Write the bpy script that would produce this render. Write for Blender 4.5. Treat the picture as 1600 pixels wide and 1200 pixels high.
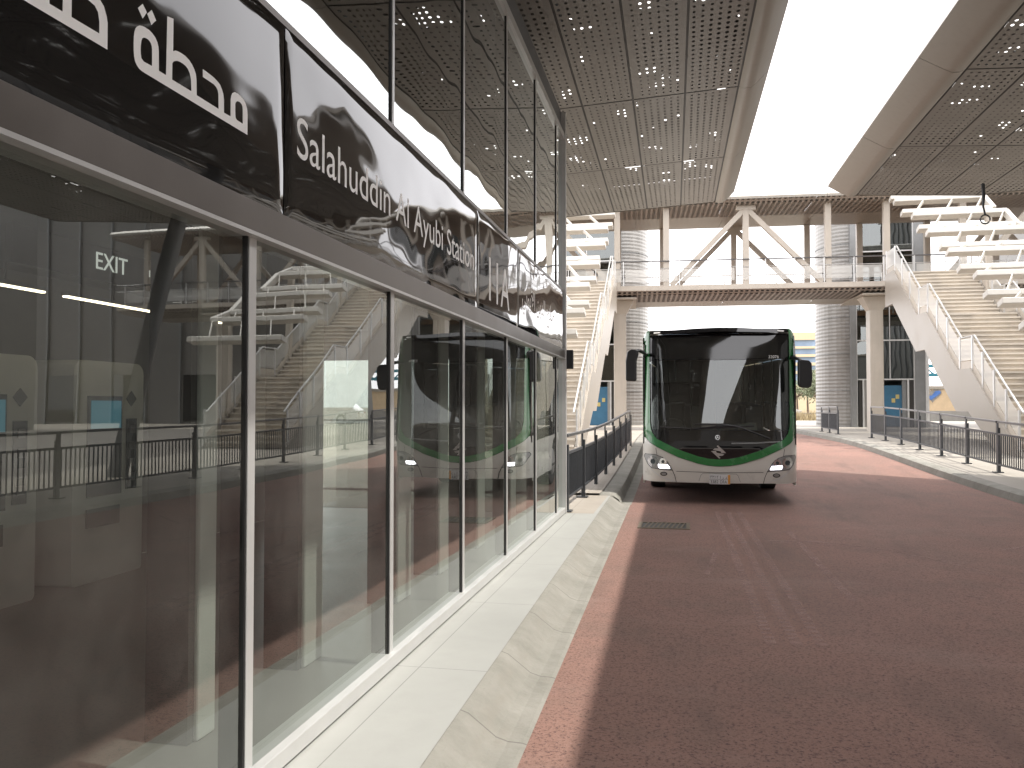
import bpy, math, random
from mathutils import Vector, Matrix, geometry
rnd = random.Random(7)
R = math.radians
for o in list(bpy.data.objects): bpy.data.objects.remove(o)
sc = bpy.context.scene
col = sc.collection

# ------------------------------------------------------------------ camera, world, sun, exposure
CAMP = Vector((0, 0, 1.65)); YAW = R(11.69); PITCH = R(1.55); FPX = 1294.0
cd = bpy.data.cameras.new('camera'); cam = bpy.data.objects.new('camera', cd); col.objects.link(cam)
cd.sensor_width = 36; cd.lens = 36 * FPX / 1600; cd.clip_start = .05; cd.clip_end = 3000
cam.location = CAMP; cam.rotation_euler = (R(90) + PITCH, 0, YAW)
sc.camera = cam
sc.render.resolution_x = 1024; sc.render.resolution_y = 768
SUNDIR = Vector((0.594, -0.06, 1.0)).normalized()
ELEV = math.asin(SUNDIR.z); AZ = math.atan2(SUNDIR.x, SUNDIR.y)
w = bpy.data.worlds.new('World'); sc.world = w; w.use_nodes = True
nt = w.node_tree; bg = nt.nodes['Background']
sky = nt.nodes.new('ShaderNodeTexSky'); sky.sky_type = 'NISHITA'; sky.sun_disc = False
sky.sun_elevation = ELEV; sky.sun_rotation = AZ; sky.dust_density = 3; sky.air_density = 1.0; sky.ozone_density = .6
hs = nt.nodes.new('ShaderNodeHueSaturation'); hs.inputs['Saturation'].default_value = .45
hz_ = nt.nodes.new('ShaderNodeMix'); hz_.data_type = 'RGBA'; hz_.inputs[0].default_value = .72; hz_.inputs[7].default_value = (13, 12.6, 12.7, 1)   # dusty white haze in the sky
nt.links.new(sky.outputs[0], hs.inputs['Color']); nt.links.new(hs.outputs[0], hz_.inputs[6]); nt.links.new(hz_.outputs[2], bg.inputs[0])
bg.inputs[1].default_value = .15
sl = bpy.data.lights.new('sun', 'SUN'); so = bpy.data.objects.new('sun', sl); col.objects.link(so)
sl.energy = 2.5; sl.angle = R(.6); sl.color = (1, .95, .87)
so.rotation_euler = (-SUNDIR).to_track_quat('-Z', 'Y').to_euler(); so.location = (20, 0, 40)
sc.view_settings.view_transform = 'Standard'; sc.view_settings.look = 'None'
sc.view_settings.exposure = 1.12; sc.view_settings.gamma = 1
try:
    sc.cycles.max_bounces = 10; sc.cycles.transparent_max_bounces = 24; sc.cycles.glossy_bounces = 5
    sc.cycles.sample_clamp_indirect = 6
except Exception: pass

# ------------------------------------------------------------------ helpers
def gz(y):
    u = min(1, max(0, (y - 14) / 17)); return .4 * u * u * (3 - 2 * u)
def sx(y): return -.0122 * y
CAMM = cam.rotation_euler.to_matrix()
def ray(px, py): return CAMM @ Vector(((px - 800) / FPX, -(py - 600) / FPX, -1))
def onX(px, py, X):
    d = ray(px, py); t = (X - CAMP.x) / d.x; return CAMP + d * t
def onY(px, py, Y):
    d = ray(px, py); t = (Y - CAMP.y) / d.y; return CAMP + d * t

BASE = {}
class MB:
    def __init__(s): s.v = []; s.f = []
    def add(s, vs, fs):
        n = len(s.v); s.v += [tuple(p) for p in vs]; s.f += [tuple(n + i for i in f) for f in fs]; return s
    def obox(s, c, a, b, d):
        c, a, b, d = map(Vector, (c, a, b, d))
        vs = [c + i * a + j * b + k * d for k in (-1, 1) for j in (-1, 1) for i in (-1, 1)]
        return s.add(vs, [(0, 2, 3, 1), (4, 5, 7, 6), (0, 1, 5, 4), (2, 6, 7, 3), (0, 4, 6, 2), (1, 3, 7, 5)])
    def box(s, x0, x1, y0, y1, z0, z1):
        return s.obox(((x0 + x1) / 2, (y0 + y1) / 2, (z0 + z1) / 2), ((x1 - x0) / 2, 0, 0), (0, (y1 - y0) / 2, 0), (0, 0, (z1 - z0) / 2))
    def bar(s, p, q, wd, h, up=(0, 0, 1)):
        p, q, up = Vector(p), Vector(q), Vector(up)
        d = (q - p); L = d.length; d.normalize()
        sd = d.cross(up)
        if sd.length < 1e-4: sd = d.cross(Vector((1, 0, 0)))
        sd.normalize(); u = sd.cross(d).normalized()
        return s.obox((p + q) / 2, d * L / 2, sd * wd / 2, u * h / 2)
    def tube(s, p, q, r0, r1=None, n=8, caps=True):
        if r1 is None: r1 = r0
        p, q = Vector(p), Vector(q); d = (q - p).normalized()
        a = d.orthogonal().normalized(); b = d.cross(a)
        vs = []
        for c, r in ((p, r0), (q, r1)):
            for i in range(n):
                t = 2 * math.pi * i / n; vs.append(c + (a * math.cos(t) + b * math.sin(t)) * r)
        fs = [(i, (i + 1) % n, n + (i + 1) % n, n + i) for i in range(n)]
        if caps: fs += [tuple(reversed(range(n))), tuple(range(n, 2 * n))]
        return s.add(vs, fs)
    def path(s, pts, r, n=8):
        pts = [Vector(p) for p in pts]; rings = []
        for i, p in enumerate(pts):
            d = (pts[min(i + 1, len(pts) - 1)] - pts[max(i - 1, 0)]).normalized()
            up = Vector((0, 0, 1)) if abs(d.z) < .95 else Vector((1, 0, 0))
            a = d.cross(up).normalized(); b = a.cross(d)
            rr = r[i] if isinstance(r, (list, tuple)) else r
            rings.append([p + (a * math.cos(2 * math.pi * k / n) + b * math.sin(2 * math.pi * k / n)) * rr for k in range(n)])
        vs = [p for ring in rings for p in ring]; fs = []
        for i in range(len(pts) - 1):
            for k in range(n):
                fs.append((i * n + k, i * n + (k + 1) % n, (i + 1) * n + (k + 1) % n, (i + 1) * n + k))
        fs += [tuple(reversed(range(n))), tuple(range((len(pts) - 1) * n, len(pts) * n))]
        return s.add(vs, fs)
    def prism(s, poly, fn, t0, t1):
        n = len(poly); vs = [fn(u, v, t0) for u, v in poly] + [fn(u, v, t1) for u, v in poly]
        tri = geometry.tessellate_polygon([[Vector((u, v, 0)) for u, v in poly]])
        fs = [tuple(t) for t in tri] + [tuple(n + i for i in reversed(t)) for t in tri]
        fs += [(i, (i + 1) % n, n + (i + 1) % n, n + i) for i in range(n)]
        return s.add(vs, fs)
    def sweep(s, prof, ys, fn):
        # prof: list of (x,z); fn(x,z,y)->xyz
        n = len(prof); vs = [fn(x, z, y) for y in ys for x, z in prof]
        fs = [(j * n + i, j * n + i + 1, (j + 1) * n + i + 1, (j + 1) * n + i) for j in range(len(ys) - 1) for i in range(n - 1)]
        return s.add(vs, fs)
    def quad(s, a, b, c, d): return s.add([a, b, c, d], [(0, 1, 2, 3)])
    def build(s, name, m, parent=None, smooth=False, bevel=0, seg=2, weld=False):
        base = BASE.get(parent.name, Vector((0, 0, 0))) if parent else Vector((0, 0, 0))
        me = bpy.data.meshes.new(name)
        me.from_pydata([tuple(Vector(p) - base) for p in s.v], [], s.f)
        import bmesh
        bm = bmesh.new(); bm.from_mesh(me)
        if weld: bmesh.ops.remove_doubles(bm, verts=bm.verts, dist=1e-4)
        bmesh.ops.recalc_face_normals(bm, faces=bm.faces); bm.to_mesh(me); bm.free()
        me.materials.append(m)
        if smooth:
            for p in me.polygons: p.use_smooth = True
            try: me.set_sharp_from_angle(angle=R(40))
            except Exception: pass
        o = bpy.data.objects.new(name, me); col.objects.link(o)
        if parent: o.parent = parent; BASE[o.name] = base
        if bevel:
            b = o.modifiers.new('bevel', 'BEVEL'); b.width = bevel; b.segments = seg; b.limit_method = 'ANGLE'; b.angle_limit = R(40)
        return o
def tag(o, label, cat, group=None, kind=None):
    if label: o['label'] = label
    if cat: o['category'] = cat
    if group: o['group'] = group
    if kind: o['kind'] = kind
    return o
def thing(name, label, cat, loc=(0, 0, 0), rot=(0, 0, 0), group=None, local=False):
    o = bpy.data.objects.new(name, None); o.empty_display_size = .3; col.objects.link(o)
    o.location = loc; o.rotation_euler = rot
    BASE[o.name] = Vector((0, 0, 0)) if local else Vector(loc)
    return tag(o, label, cat, group)
def struct(name, mb, m, **k):
    o = mb.build(name, m, **k); o['kind'] = 'structure'; return o
def part_copy(o, loc, rot=(0, 0, 0), parent=None):
    c = o.copy(); col.objects.link(c); c.parent = parent or o.parent; c.location = loc; c.rotation_euler = rot
    for ch in o.children:
        d = ch.copy(); col.objects.link(d); d.parent = c
    return c
def copy_tree(o, parent=None):
    c = o.copy(); col.objects.link(c)
    if parent: c.parent = parent
    for ch in list(o.children): copy_tree(ch, c)
    return c

# ------------------------------------------------------------------ materials
def newmat(name):
    m = bpy.data.materials.new(name); m.use_nodes = True; return m, m.node_tree, m.node_tree.nodes['Principled BSDF']
def N(nt, t, **k):
    n = nt.nodes.new(t)
    for a, b in k.items(): setattr(n, a, b)
    return n
def noise(nt, vec, scale, detail=4, rough=.6):
    n = N(nt, 'ShaderNodeTexNoise'); n.inputs['Scale'].default_value = scale; n.inputs['Detail'].default_value = detail
    n.inputs['Roughness'].default_value = rough; nt.links.new(vec, n.inputs['Vector']); return n.outputs['Fac']
def ramp(nt, fac, a, b, ca=(0, 0, 0, 1), cb=(1, 1, 1, 1)):
    r = N(nt, 'ShaderNodeValToRGB'); nt.links.new(fac, r.inputs[0])
    r.color_ramp.elements[0].position = a; r.color_ramp.elements[1].position = b
    r.color_ramp.elements[0].color = ca; r.color_ramp.elements[1].color = cb
    return r.outputs[0]
def math_(nt, op, a, b=None, c=None):
    n = N(nt, 'ShaderNodeMath', operation=op)
    for i, x in enumerate((a, b, c)):
        if x is None: continue
        if isinstance(x, (int, float)): n.inputs[i].default_value = x
        else: nt.links.new(x, n.inputs[i])
    return n.outputs[0]
def mixc(nt, fac, a, b, mode='MIX'):
    n = N(nt, 'ShaderNodeMix', data_type='RGBA', blend_type=mode)
    if isinstance(fac, (int, float)): n.inputs[0].default_value = fac
    else: nt.links.new(fac, n.inputs[0])
    for i, x in ((6, a), (7, b)):
        if isinstance(x, tuple): n.inputs[i].default_value = x if len(x) == 4 else x + (1,)
        else: nt.links.new(x, n.inputs[i])
    return n.outputs[2]
def objvec(nt, scale=None):
    t = N(nt, 'ShaderNodeTexCoord').outputs['Object']
    if scale:
        mp = N(nt, 'ShaderNodeMapping'); mp.inputs['Scale'].default_value = scale; nt.links.new(t, mp.inputs['Vector']); return mp.outputs[0]
    return t
def bump(nt, h, strength=.3, dist=.01):
    b = N(nt, 'ShaderNodeBump'); b.inputs['Strength'].default_value = strength; b.inputs['Distance'].default_value = dist
    nt.links.new(h, b.inputs['Height']); return b.outputs[0]
def pm(name, c, rough=.5, metal=0, var=.12, scale=3, bmp=0, bscale=40, coat=0, dirt=0):
    m, nt, p = newmat(name); v = objvec(nt)
    f = noise(nt, v, scale, 5)
    cc = mixc(nt, ramp(nt, f, .3, .7), tuple(x * (1 - var) for x in c), tuple(min(1, x * (1 + var)) for x in c))
    if dirt:
        vs = objvec(nt, (6, 6, .6)); f2 = noise(nt, vs, 1.5, 5)
        cc = mixc(nt, math_(nt, 'MULTIPLY', ramp(nt, f2, .5, .8), dirt), cc, tuple(x * .6 for x in c))
    nt.links.new(cc, p.inputs['Base Color']); p.inputs['Roughness'].default_value = rough; p.inputs['Metallic'].default_value = metal
    r = math_(nt, 'MULTIPLY_ADD', f, .2, max(0, rough - .1)); nt.links.new(r, p.inputs['Roughness'])
    if coat: p.inputs['Coat Weight'].default_value = coat; p.inputs['Coat Roughness'].default_value = .06
    if bmp: nt.links.new(bump(nt, noise(nt, v, bscale, 4), bmp), p.inputs['Normal'])
    return m
def emit(name, c, s):
    m, nt, p = newmat(name); p.inputs['Base Color'].default_value = c + (1,); p.inputs['Emission Color'].default_value = c + (1,); p.inputs['Emission Strength'].default_value = s; return m
def glass(name, tint=(.8, .84, .82), ior=2.0, wav=.0, wscale=.9, gain=1.0, rough=0.0, dust=0):
    m, nt, p = newmat(name); nt.nodes.remove(p); out = nt.nodes['Material Output']
    v = objvec(nt)
    lw = N(nt, 'ShaderNodeLayerWeight'); lw.inputs['Blend'].default_value = .5   # same reflectance from either side of the pane
    F0 = ((ior - 1) / (ior + 1)) ** 2; fr = math_(nt, 'MULTIPLY_ADD', math_(nt, 'POWER', lw.outputs['Facing'], 5), 1 - F0, F0)
    tr = N(nt, 'ShaderNodeBsdfTransparent'); tr.inputs[0].default_value = tint + (1,)
    gl = N(nt, 'ShaderNodeBsdfGlossy'); gl.inputs['Roughness'].default_value = rough; gl.inputs['Color'].default_value = (.93, .96, .95, 1)
    if wav:
        b = bump(nt, noise(nt, v, wscale, 1, .4), 1, wav)
        nt.links.new(b, gl.inputs['Normal'])
    mx = N(nt, 'ShaderNodeMixShader'); nt.links.new(math_(nt, 'MINIMUM', math_(nt, 'MULTIPLY', fr, gain), .95), mx.inputs[0])
    nt.links.new(tr.outputs[0], mx.inputs[1]); nt.links.new(gl.outputs[0], mx.inputs[2])
    last = mx.outputs[0]
    if dust:
        d = N(nt, 'ShaderNodeBsdfDiffuse'); d.inputs[0].default_value = (.6, .58, .53, 1)
        m2 = N(nt, 'ShaderNodeMixShader'); f = ramp(nt, noise(nt, v, 2.2, 6), .3, .8)
        nt.links.new(math_(nt, 'MULTIPLY', f, dust), m2.inputs[0]); nt.links.new(last, m2.inputs[1]); nt.links.new(d.outputs[0], m2.inputs[2]); last = m2.outputs[0]
    nt.links.new(last, out.inputs[0]); return m
def perforated(name, c, ax, ay, px, py, rx, ry, rough=.5, fade=True, square=False, margin=False):
    """sheet with real see-through holes: pitch px,py (m), hole half sizes rx,ry on object axes ax, ay"""
    m, nt, p = newmat(name); out = nt.nodes['Material Output']; v = objvec(nt)
    p.inputs['Base Color'].default_value = c + (1,); p.inputs['Roughness'].default_value = rough
    nt.links.new(mixc(nt, ramp(nt, noise(nt, v, 1.2, 5), .3, .7), tuple(x * .9 for x in c), tuple(x * 1.08 for x in c)), p.inputs['Base Color'])
    s = N(nt, 'ShaderNodeSeparateXYZ'); nt.links.new(v, s.inputs[0])
    ds = []
    for a, pit, r in ((ax, px, rx), (ay, py, ry)):
        f = math_(nt, 'SUBTRACT', math_(nt, 'FRACT', math_(nt, 'DIVIDE', s.outputs[a], pit)), .5)
        ds.append(math_(nt, 'DIVIDE', math_(nt, 'MULTIPLY', f, pit), r))
    if square: d = math_(nt, 'MAXIMUM', math_(nt, 'ABSOLUTE', ds[0]), math_(nt, 'ABSOLUTE', ds[1]))
    else: d = math_(nt, 'SQRT', math_(nt, 'ADD', math_(nt, 'MULTIPLY', ds[0], ds[0]), math_(nt, 'MULTIPLY', ds[1], ds[1])))
    if fade:
        sz_ = math_(nt, 'MULTIPLY_ADD', noise(nt, v, .35, 2), 1.7, .05); d = math_(nt, 'DIVIDE', d, sz_)
    hole = math_(nt, 'LESS_THAN', d, 1.0)
    if margin:   # plain border round every panel
        sg_ = N(nt, 'ShaderNodeSeparateXYZ'); nt.links.new(N(nt, 'ShaderNodeTexCoord').outputs['Generated'], sg_.inputs[0])
        for ax_, w__ in ((0, .42), (1, .475)):
            hole = math_(nt, 'MULTIPLY', hole, math_(nt, 'LESS_THAN', math_(nt, 'ABSOLUTE', math_(nt, 'SUBTRACT', sg_.outputs[ax_], .5)), w__))
    tr = N(nt, 'ShaderNodeBsdfTransparent'); mx = N(nt, 'ShaderNodeMixShader')
    nt.links.new(hole, mx.inputs[0]); nt.links.new(p.outputs[0], mx.inputs[1]); nt.links.new(tr.outputs[0], mx.inputs[2])
    nt.links.new(mx.outputs[0], out.inputs[0]); return m

M = {}
M['cream'] = pm('cream_paint', (.45, .405, .345), .45, var=.06, scale=1.5, dirt=.25)
M['tan_panel'] = pm('grey_tan_cladding', (.31, .28, .24), .4, var=.05, scale=1, dirt=.12)
M['white_steel'] = pm('white_steel', (.47, .45, .41), .4, var=.05, dirt=.2)
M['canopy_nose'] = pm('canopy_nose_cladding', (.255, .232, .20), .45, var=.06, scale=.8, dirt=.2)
M['dark_rail'] = pm('dark_grey_rail', (.055, .06, .068), .4, .2, var=.25, scale=8)
M['rail_top'] = pm('worn_grey_rail', (.16, .16, .165), .35, .5, var=.2)
M['alu'] = pm('aluminium_frame', (.56, .56, .55), .32, .35, var=.06)
M['alu_brown'] = pm('bronze_transom', (.14, .125, .112), .35, .5, var=.08)
M['dark_seal'] = pm('black_gasket', (.015, .015, .015), .5)
M['black_gloss'] = pm('black_gloss', (.008, .008, .009), .12, coat=.6)
def bg_mat(name, c, rough, ior):
    m, nt, p = newmat(name); p.inputs['Base Color'].default_value = c + (1,); p.inputs['Roughness'].default_value = rough; p.inputs['IOR'].default_value = ior; return m
M['black_glass'] = bg_mat('black_glass', (.006, .006, .007), .03, 1.65)
M['black_plastic'] = pm('black_plastic', (.012, .012, .014), .38)
M['rubber'] = pm('tyre_rubber', (.014, .013, .013), .75, bmp=.2)
M['chrome'] = pm('chrome', (.75, .76, .78), .12, 1)
M['bus_white'] = pm('pearl_paint', (.60, .58, .535), .3, var=.04, coat=.7)
M['bus_green'] = pm('green_paint', (.018, .165, .04), .25, var=.1, coat=.8)
M['lamp_on'] = emit('daytime_lamp', (.95, .93, 1.0), 6)
M['led'] = emit('warm_strip_light', (1, .86, .62), 3.2)
M['int_wall'] = pm('interior_wall', (.17, .165, .155), .6, var=.08)
M['int_dark'] = pm('interior_dark', (.035, .033, .03), .6)
M['int_floor'] = pm('interior_floor', (.13, .125, .115), .35, var=.15, scale=1.2)
M['pillar'] = pm('interior_pillar', (.46, .47, .44), .4, var=.05)
M['machine'] = pm('machine_white', (.72, .72, .68), .4, var=.04)
M['screen_dark'] = pm('screen_dark', (.05, .06, .065), .15)
M['screen_blue'] = emit('screen_blue', (.05, .17, .22), .3)
M['blue_door'] = pm('blue_door', (.03, .13, .23), .4, var=.1)
M['yellow'] = pm('yellow_note', (.5, .42, .16), .6)
M['orange'] = pm('plate_orange', (.6, .26, .03), .5)
M['letter'] = pm('letter_white', (.80, .79, .76), .4, var=.03)
M['text_dark'] = pm('text_dark', (.02, .02, .02), .5)
M['tower_grey'] = pm('tower_grey', (.22, .225, .225), .4, .3, var=.1, dirt=.2)
M['corrugated'] = pm('corrugated_metal', (.25, .243, .23), .38, .3, var=.06)
M['tread'] = pm('stair_tread', (.46, .41, .345), .6, var=.16, scale=2.5)
M['nosing'] = pm('stone_nosing', (.58, .535, .465), .6, var=.1)
M['wood'] = pm('wood_board', (.34, .19, .10), .6, var=.2)
M['frost'] = glass('frosted_glass', (.85, .87, .85), 1.5, rough=.05)
def _frost():
    m, nt, p = newmat('frosted_panel'); out = nt.nodes['Material Output']
    p.inputs['Base Color'].default_value = (.72, .71, .67, 1); p.inputs['Roughness'].default_value = .3
    tr = N(nt, 'ShaderNodeBsdfTransparent'); mx = N(nt, 'ShaderNodeMixShader'); mx.inputs[0].default_value = .48
    nt.links.new(tr.outputs[0], mx.inputs[1]); nt.links.new(p.outputs[0], mx.inputs[2]); nt.links.new(mx.outputs[0], out.inputs[0]); return m
M['frost'] = _frost()
M['window'] = glass('shopfront_glass', (.70, .74, .71), 2.1, wav=.0016, wscale=1.1, gain=1.4, dust=.07)
M['clere'] = glass('clerestory_glass', (.35, .36, .35), 2.6, wav=.005, wscale=1.0, gain=1.6)
M['windscreen'] = glass('windscreen_glass', (.20, .23, .225), 1.85, wav=.001, wscale=1, gain=1.15, dust=.012)
M['side_glass'] = glass('tinted_glass', (.12, .13, .13), 1.8, gain=1.2)
M['tower_glass'] = glass('tower_glass', (.35, .38, .37), 1.9, wav=.004, wscale=.7, gain=1.4)
M['lens'] = glass('clear_lens', (.9, .92, .93), 1.5, gain=1.2)
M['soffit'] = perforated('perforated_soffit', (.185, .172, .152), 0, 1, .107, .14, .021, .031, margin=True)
M['grid_soffit'] = perforated('grid_soffit', (.30, .26, .225), 0, 1, .22, .22, .062, .062, fade=False, square=True)
M['foliage'] = pm('foliage_green', (.075, .10, .045), .6, var=.5, scale=.9)
M['foliage_pale'] = pm('foliage_pale', (.12, .14, .07), .6, var=.45, scale=.9)
M['bark'] = pm('bark', (.14, .10, .07), .8, bmp=.4)
M['dry'] = pm('dry_grass', (.36, .29, .17), .8, var=.3)
M['car_white'] = pm('car_white', (.6, .6, .6), .25, coat=.8, var=.03)
M['car_silver'] = pm('car_silver', (.35, .37, .39), .25, .3, coat=.8)
M['car_red'] = pm('car_red', (.25, .03, .025), .25, coat=.8)
M['tanwall'] = pm('sand_render', (.56, .43, .28), .8, var=.08, dirt=.15)
M['facade_tan'] = pm('facade_tan', (.50, .41, .27), .7, var=.05)
M['facade_blue'] = pm('facade_blue_glass', (.21, .28, .38), .25, var=.12, scale=.4)
M['concrete_grey'] = pm('concrete_grey', (.26, .25, .235), .8, var=.1, dirt=.2)
M['teal'] = pm('teal_steel', (.02, .14, .19), .5)
M['rim'] = pm('rim', (.3, .3, .3), .35, .6)
def sign_mat():
    m, nt, p = newmat('wavy_black_sign_panel'); v = objvec(nt)
    p.inputs['Base Color'].default_value = (.006, .006, .0065, 1); p.inputs['IOR'].default_value = 1.54
    p.inputs['Roughness'].default_value = .035
    vv = objvec(nt, (1, .55, 1.0)); f = noise(nt, vv, 1.5, 1.5, .45)
    nt.links.new(bump(nt, f, 1, .034), p.inputs['Normal'])
    d = ramp(nt, noise(nt, objvec(nt, (1, 1.5, 5)), 3, 8, .75), .66, .85)
    nt.links.new(mixc(nt, math_(nt, 'MULTIPLY', d, .25), (.006, .006, .0065), (.2, .19, .17)), p.inputs['Base Color'])
    nt.links.new(math_(nt, 'MULTIPLY_ADD', noise(nt, v, 3, 6), .06, .005), p.inputs['Roughness'])
    return m
M['sign'] = sign_mat()
def road_mat():
    m, nt, p = newmat('red_asphalt'); v = objvec(nt)
    f1 = noise(nt, v, .45, 4); f2 = noise(nt, v, 55, 3, .7); f3 = noise(nt, objvec(nt, (1, .25, 1)), 1.3, 5); f4 = noise(nt, v, 160, 2)
    c = mixc(nt, ramp(nt, f1, .3, .7), (.205, .116, .092), (.27, .15, .118))
    c = mixc(nt, math_(nt, 'MULTIPLY', ramp(nt, f3, .45, .75), .45), c, (.15, .105, .085))
    f5 = noise(nt, v, 1.1, 6, .7); f6 = noise(nt, v, 26, 4, .75)
    c = mixc(nt, math_(nt, 'MULTIPLY', ramp(nt, f5, .5, .68), .4), c, (.14, .10, .078))
    c = mixc(nt, math_(nt, 'MULTIPLY', ramp(nt, f2, .54, .62), .85), c, (.07, .034, .028))
    c = mixc(nt, math_(nt, 'MULTIPLY', ramp(nt, f6, .56, .65), .75), c, (.085, .045, .036))
    c = mixc(nt, math_(nt, 'MULTIPLY', ramp(nt, f4, .55, .70), .45), c, (.36, .25, .22))
    f7 = noise(nt, objvec(nt, (1.6, .35, 1)), .9, 4, .6); f8 = noise(nt, v, 2.6, 3)
    c = mixc(nt, math_(nt, 'MULTIPLY', ramp(nt, f7, .56, .70), .45), c, (.105, .068, .056))
    c = mixc(nt, math_(nt, 'MULTIPLY', ramp(nt, f8, .70, .76), .5), c, (.06, .042, .037))
    c = mixc(nt, math_(nt, 'MULTIPLY', ramp(nt, noise(nt, objvec(nt, (.5, 1.2, 1)), .8, 5), .56, .72), .35), c, (.31, .215, .185))
    nt.links.new(c, p.inputs['Base Color']); p.inputs['Roughness'].default_value = .85
    nt.links.new(bump(nt, math_(nt, 'ADD', f2, math_(nt, 'MULTIPLY', f4, .6)), .5, .012), p.inputs['Normal']); return m
M['road'] = road_mat()
def slab_mat(name, c, sxx, syy, ox=0, oy=0, joint=.006):
    m, nt, p = newmat(name); v = objvec(nt); s = N(nt, 'ShaderNodeSeparateXYZ'); nt.links.new(v, s.inputs[0])
    ms = []
    for a, pit, of in ((0, sxx, ox), (1, syy, oy)):
        f = math_(nt, 'FRACT', math_(nt, 'DIVIDE', math_(nt, 'ADD', s.outputs[a], of), pit))
        ms.append(math_(nt, 'LESS_THAN', math_(nt, 'MULTIPLY', f, pit), joint))
    j = math_(nt, 'MAXIMUM', *ms)
    f1 = noise(nt, v, .8, 5); f2 = noise(nt, v, 6, 5)
    cc = mixc(nt, ramp(nt, f1, .3, .7), tuple(x * .9 for x in c), tuple(x * 1.06 for x in c))
    cc = mixc(nt, math_(nt, 'MULTIPLY', ramp(nt, f2, .5, .75), .12), cc, tuple(x * .7 for x in c))
    cc = mixc(nt, math_(nt, 'MULTIPLY', j, .6), cc, tuple(x * .35 for x in c))
    nt.links.new(cc, p.inputs['Base Color']); p.inputs['Roughness'].default_value = .7
    nt.links.new(bump(nt, noise(nt, v, 60, 4), .12, .006), p.inputs['Normal']); return m
M['pave'] = slab_mat('pale_paving', (.325, .328, .31), 1.0, 1.6, .5, .2)
M['pave_tan'] = slab_mat('tan_paving', (.33, .295, .25), .8, .8)
M['plaza'] = slab_mat('plaza_concrete', (.33, .305, .265), 2.4, 2.4)
def kerb_mat():
    m, nt, p = newmat('rough_kerb_concrete'); v = objvec(nt)
    f1 = noise(nt, v, 2.2, 7, .7); f2 = noise(nt, v, 12, 6, .7); f3 = noise(nt, objvec(nt, (3, .8, 3)), 2, 4)
    c = mixc(nt, ramp(nt, f1, .35, .7), (.195, .19, .165), (.285, .275, .245))
    c = mixc(nt, math_(nt, 'MULTIPLY', ramp(nt, f3, .55, .7), .5), c, (.22, .205, .175))
    c = mixc(nt, math_(nt, 'MULTIPLY', ramp(nt, f2, .6, .8), .35), c, (.16, .15, .13))
    s = N(nt, 'ShaderNodeSeparateXYZ'); nt.links.new(v, s.inputs[0])
    j = math_(nt, 'LESS_THAN', math_(nt, 'FRACT', math_(nt, 'DIVIDE', s.outputs[1], 1.0)), .012)
    c = mixc(nt, math_(nt, 'MULTIPLY', j, .7), c, (.1, .095, .085))
    nt.links.new(c, p.inputs['Base Color']); p.inputs['Roughness'].default_value = .85
    nt.links.new(bump(nt, math_(nt, 'ADD', f1, f2), .6, .02), p.inputs['Normal']); return m
M['kerb'] = kerb_mat()
M['ground'] = pm('dusty_ground', (.27, .245, .205), .9, var=.15, scale=.1, bmp=.2)
M['dark_asphalt'] = pm('grey_asphalt', (.16, .155, .15), .85, var=.15, scale=.5, bmp=.3)
def roof_mat():
    m, nt, p = newmat('roof_sheet'); out = nt.nodes['Material Output']; v = objvec(nt)
    p.inputs['Base Color'].default_value = (.09, .085, .078, 1); p.inputs['Roughness'].default_value = .7
    tr = N(nt, 'ShaderNodeBsdfTransparent'); mx = N(nt, 'ShaderNodeMixShader')
    a = math_(nt, 'GREATER_THAN', noise(nt, v, 1.7, 1), .64)
    tr = N(nt, 'ShaderNodeBsdfTranslucent'); tr.inputs[0].default_value = (.75, .76, .74, 1)
    nt.links.new(a, mx.inputs[0]); nt.links.new(p.outputs[0], mx.inputs[1]); nt.links.new(tr.outputs[0], mx.inputs[2]); nt.links.new(mx.outputs[0], out.inputs[0]); return m
M['roof'] = roof_mat()

# ------------------------------------------------------------------ text helpers
def text_mesh(body, size, font_scale_x=1.0, extr=.004):
    cu = bpy.data.curves.new('t', 'FONT'); cu.body = body; cu.size = size; cu.extrude = extr
    o = bpy.data.objects.new('t', cu); col.objects.link(o)
    dg = bpy.context.evaluated_depsgraph_get(); me = bpy.data.meshes.new_from_object(o.evaluated_get(dg))
    bpy.data.objects.remove(o); 
    for v in me.vertices: v.co.x *= font_scale_x
    return me
def text_part(name, body, parent, m, origin, right, up, height=None, width=None, size=1, extr=.003):
    """text laid flat: fits height of capitals / total width if given"""
    me = text_mesh(body, 1.0, 1, 0)
    xs = [v.co.x for v in me.vertices] or [0, 1]; ys = [v.co.y for v in me.vertices] or [0, 1]
    x0, x1, y0, y1 = min(xs), max(xs), min(ys), max(ys)
    sy_ = size
    if height: sy_ = height / .73
    sx_ = (width / (x1 - x0)) if width else sy_
    right, up = Vector(right), Vector(up); nrm = right.cross(up); base = BASE.get(parent.name, Vector((0, 0, 0))); origin = Vector(origin)
    mb = MB()
    vs = [origin + right * ((v.co.x - x0) * sx_) + up * (v.co.y * sy_) for v in me.vertices]
    fs = [tuple(p.vertices) for p in me.polygons]
    mb.add(vs, fs); mb.add([v + nrm * extr for v in vs], fs)
    o = mb.build(name, m, parent); bpy.data.meshes.remove(me); return o
def word_parts(words, sep, parent, m, origin, right, up, height, width, extr):
    full = sep.join(words); ext = lambda t_: (lambda me: (min(v.co.x for v in me.vertices), max(v.co.x for v in me.vertices)))(text_mesh(t_, 1.0, 1, 0))
    x0, x1 = ext(full); k = width / (x1 - x0); pre = ''
    for wd in words:
        pre = pre + wd; e = ext(pre)[1]; a, b = ext(wd); wlen = b - a
        text_part('lettering', wd, parent, m, Vector(origin) + Vector(right) * ((e - wlen - x0) * k), right, up, height=height, width=wlen * k, extr=extr); pre += sep
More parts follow.
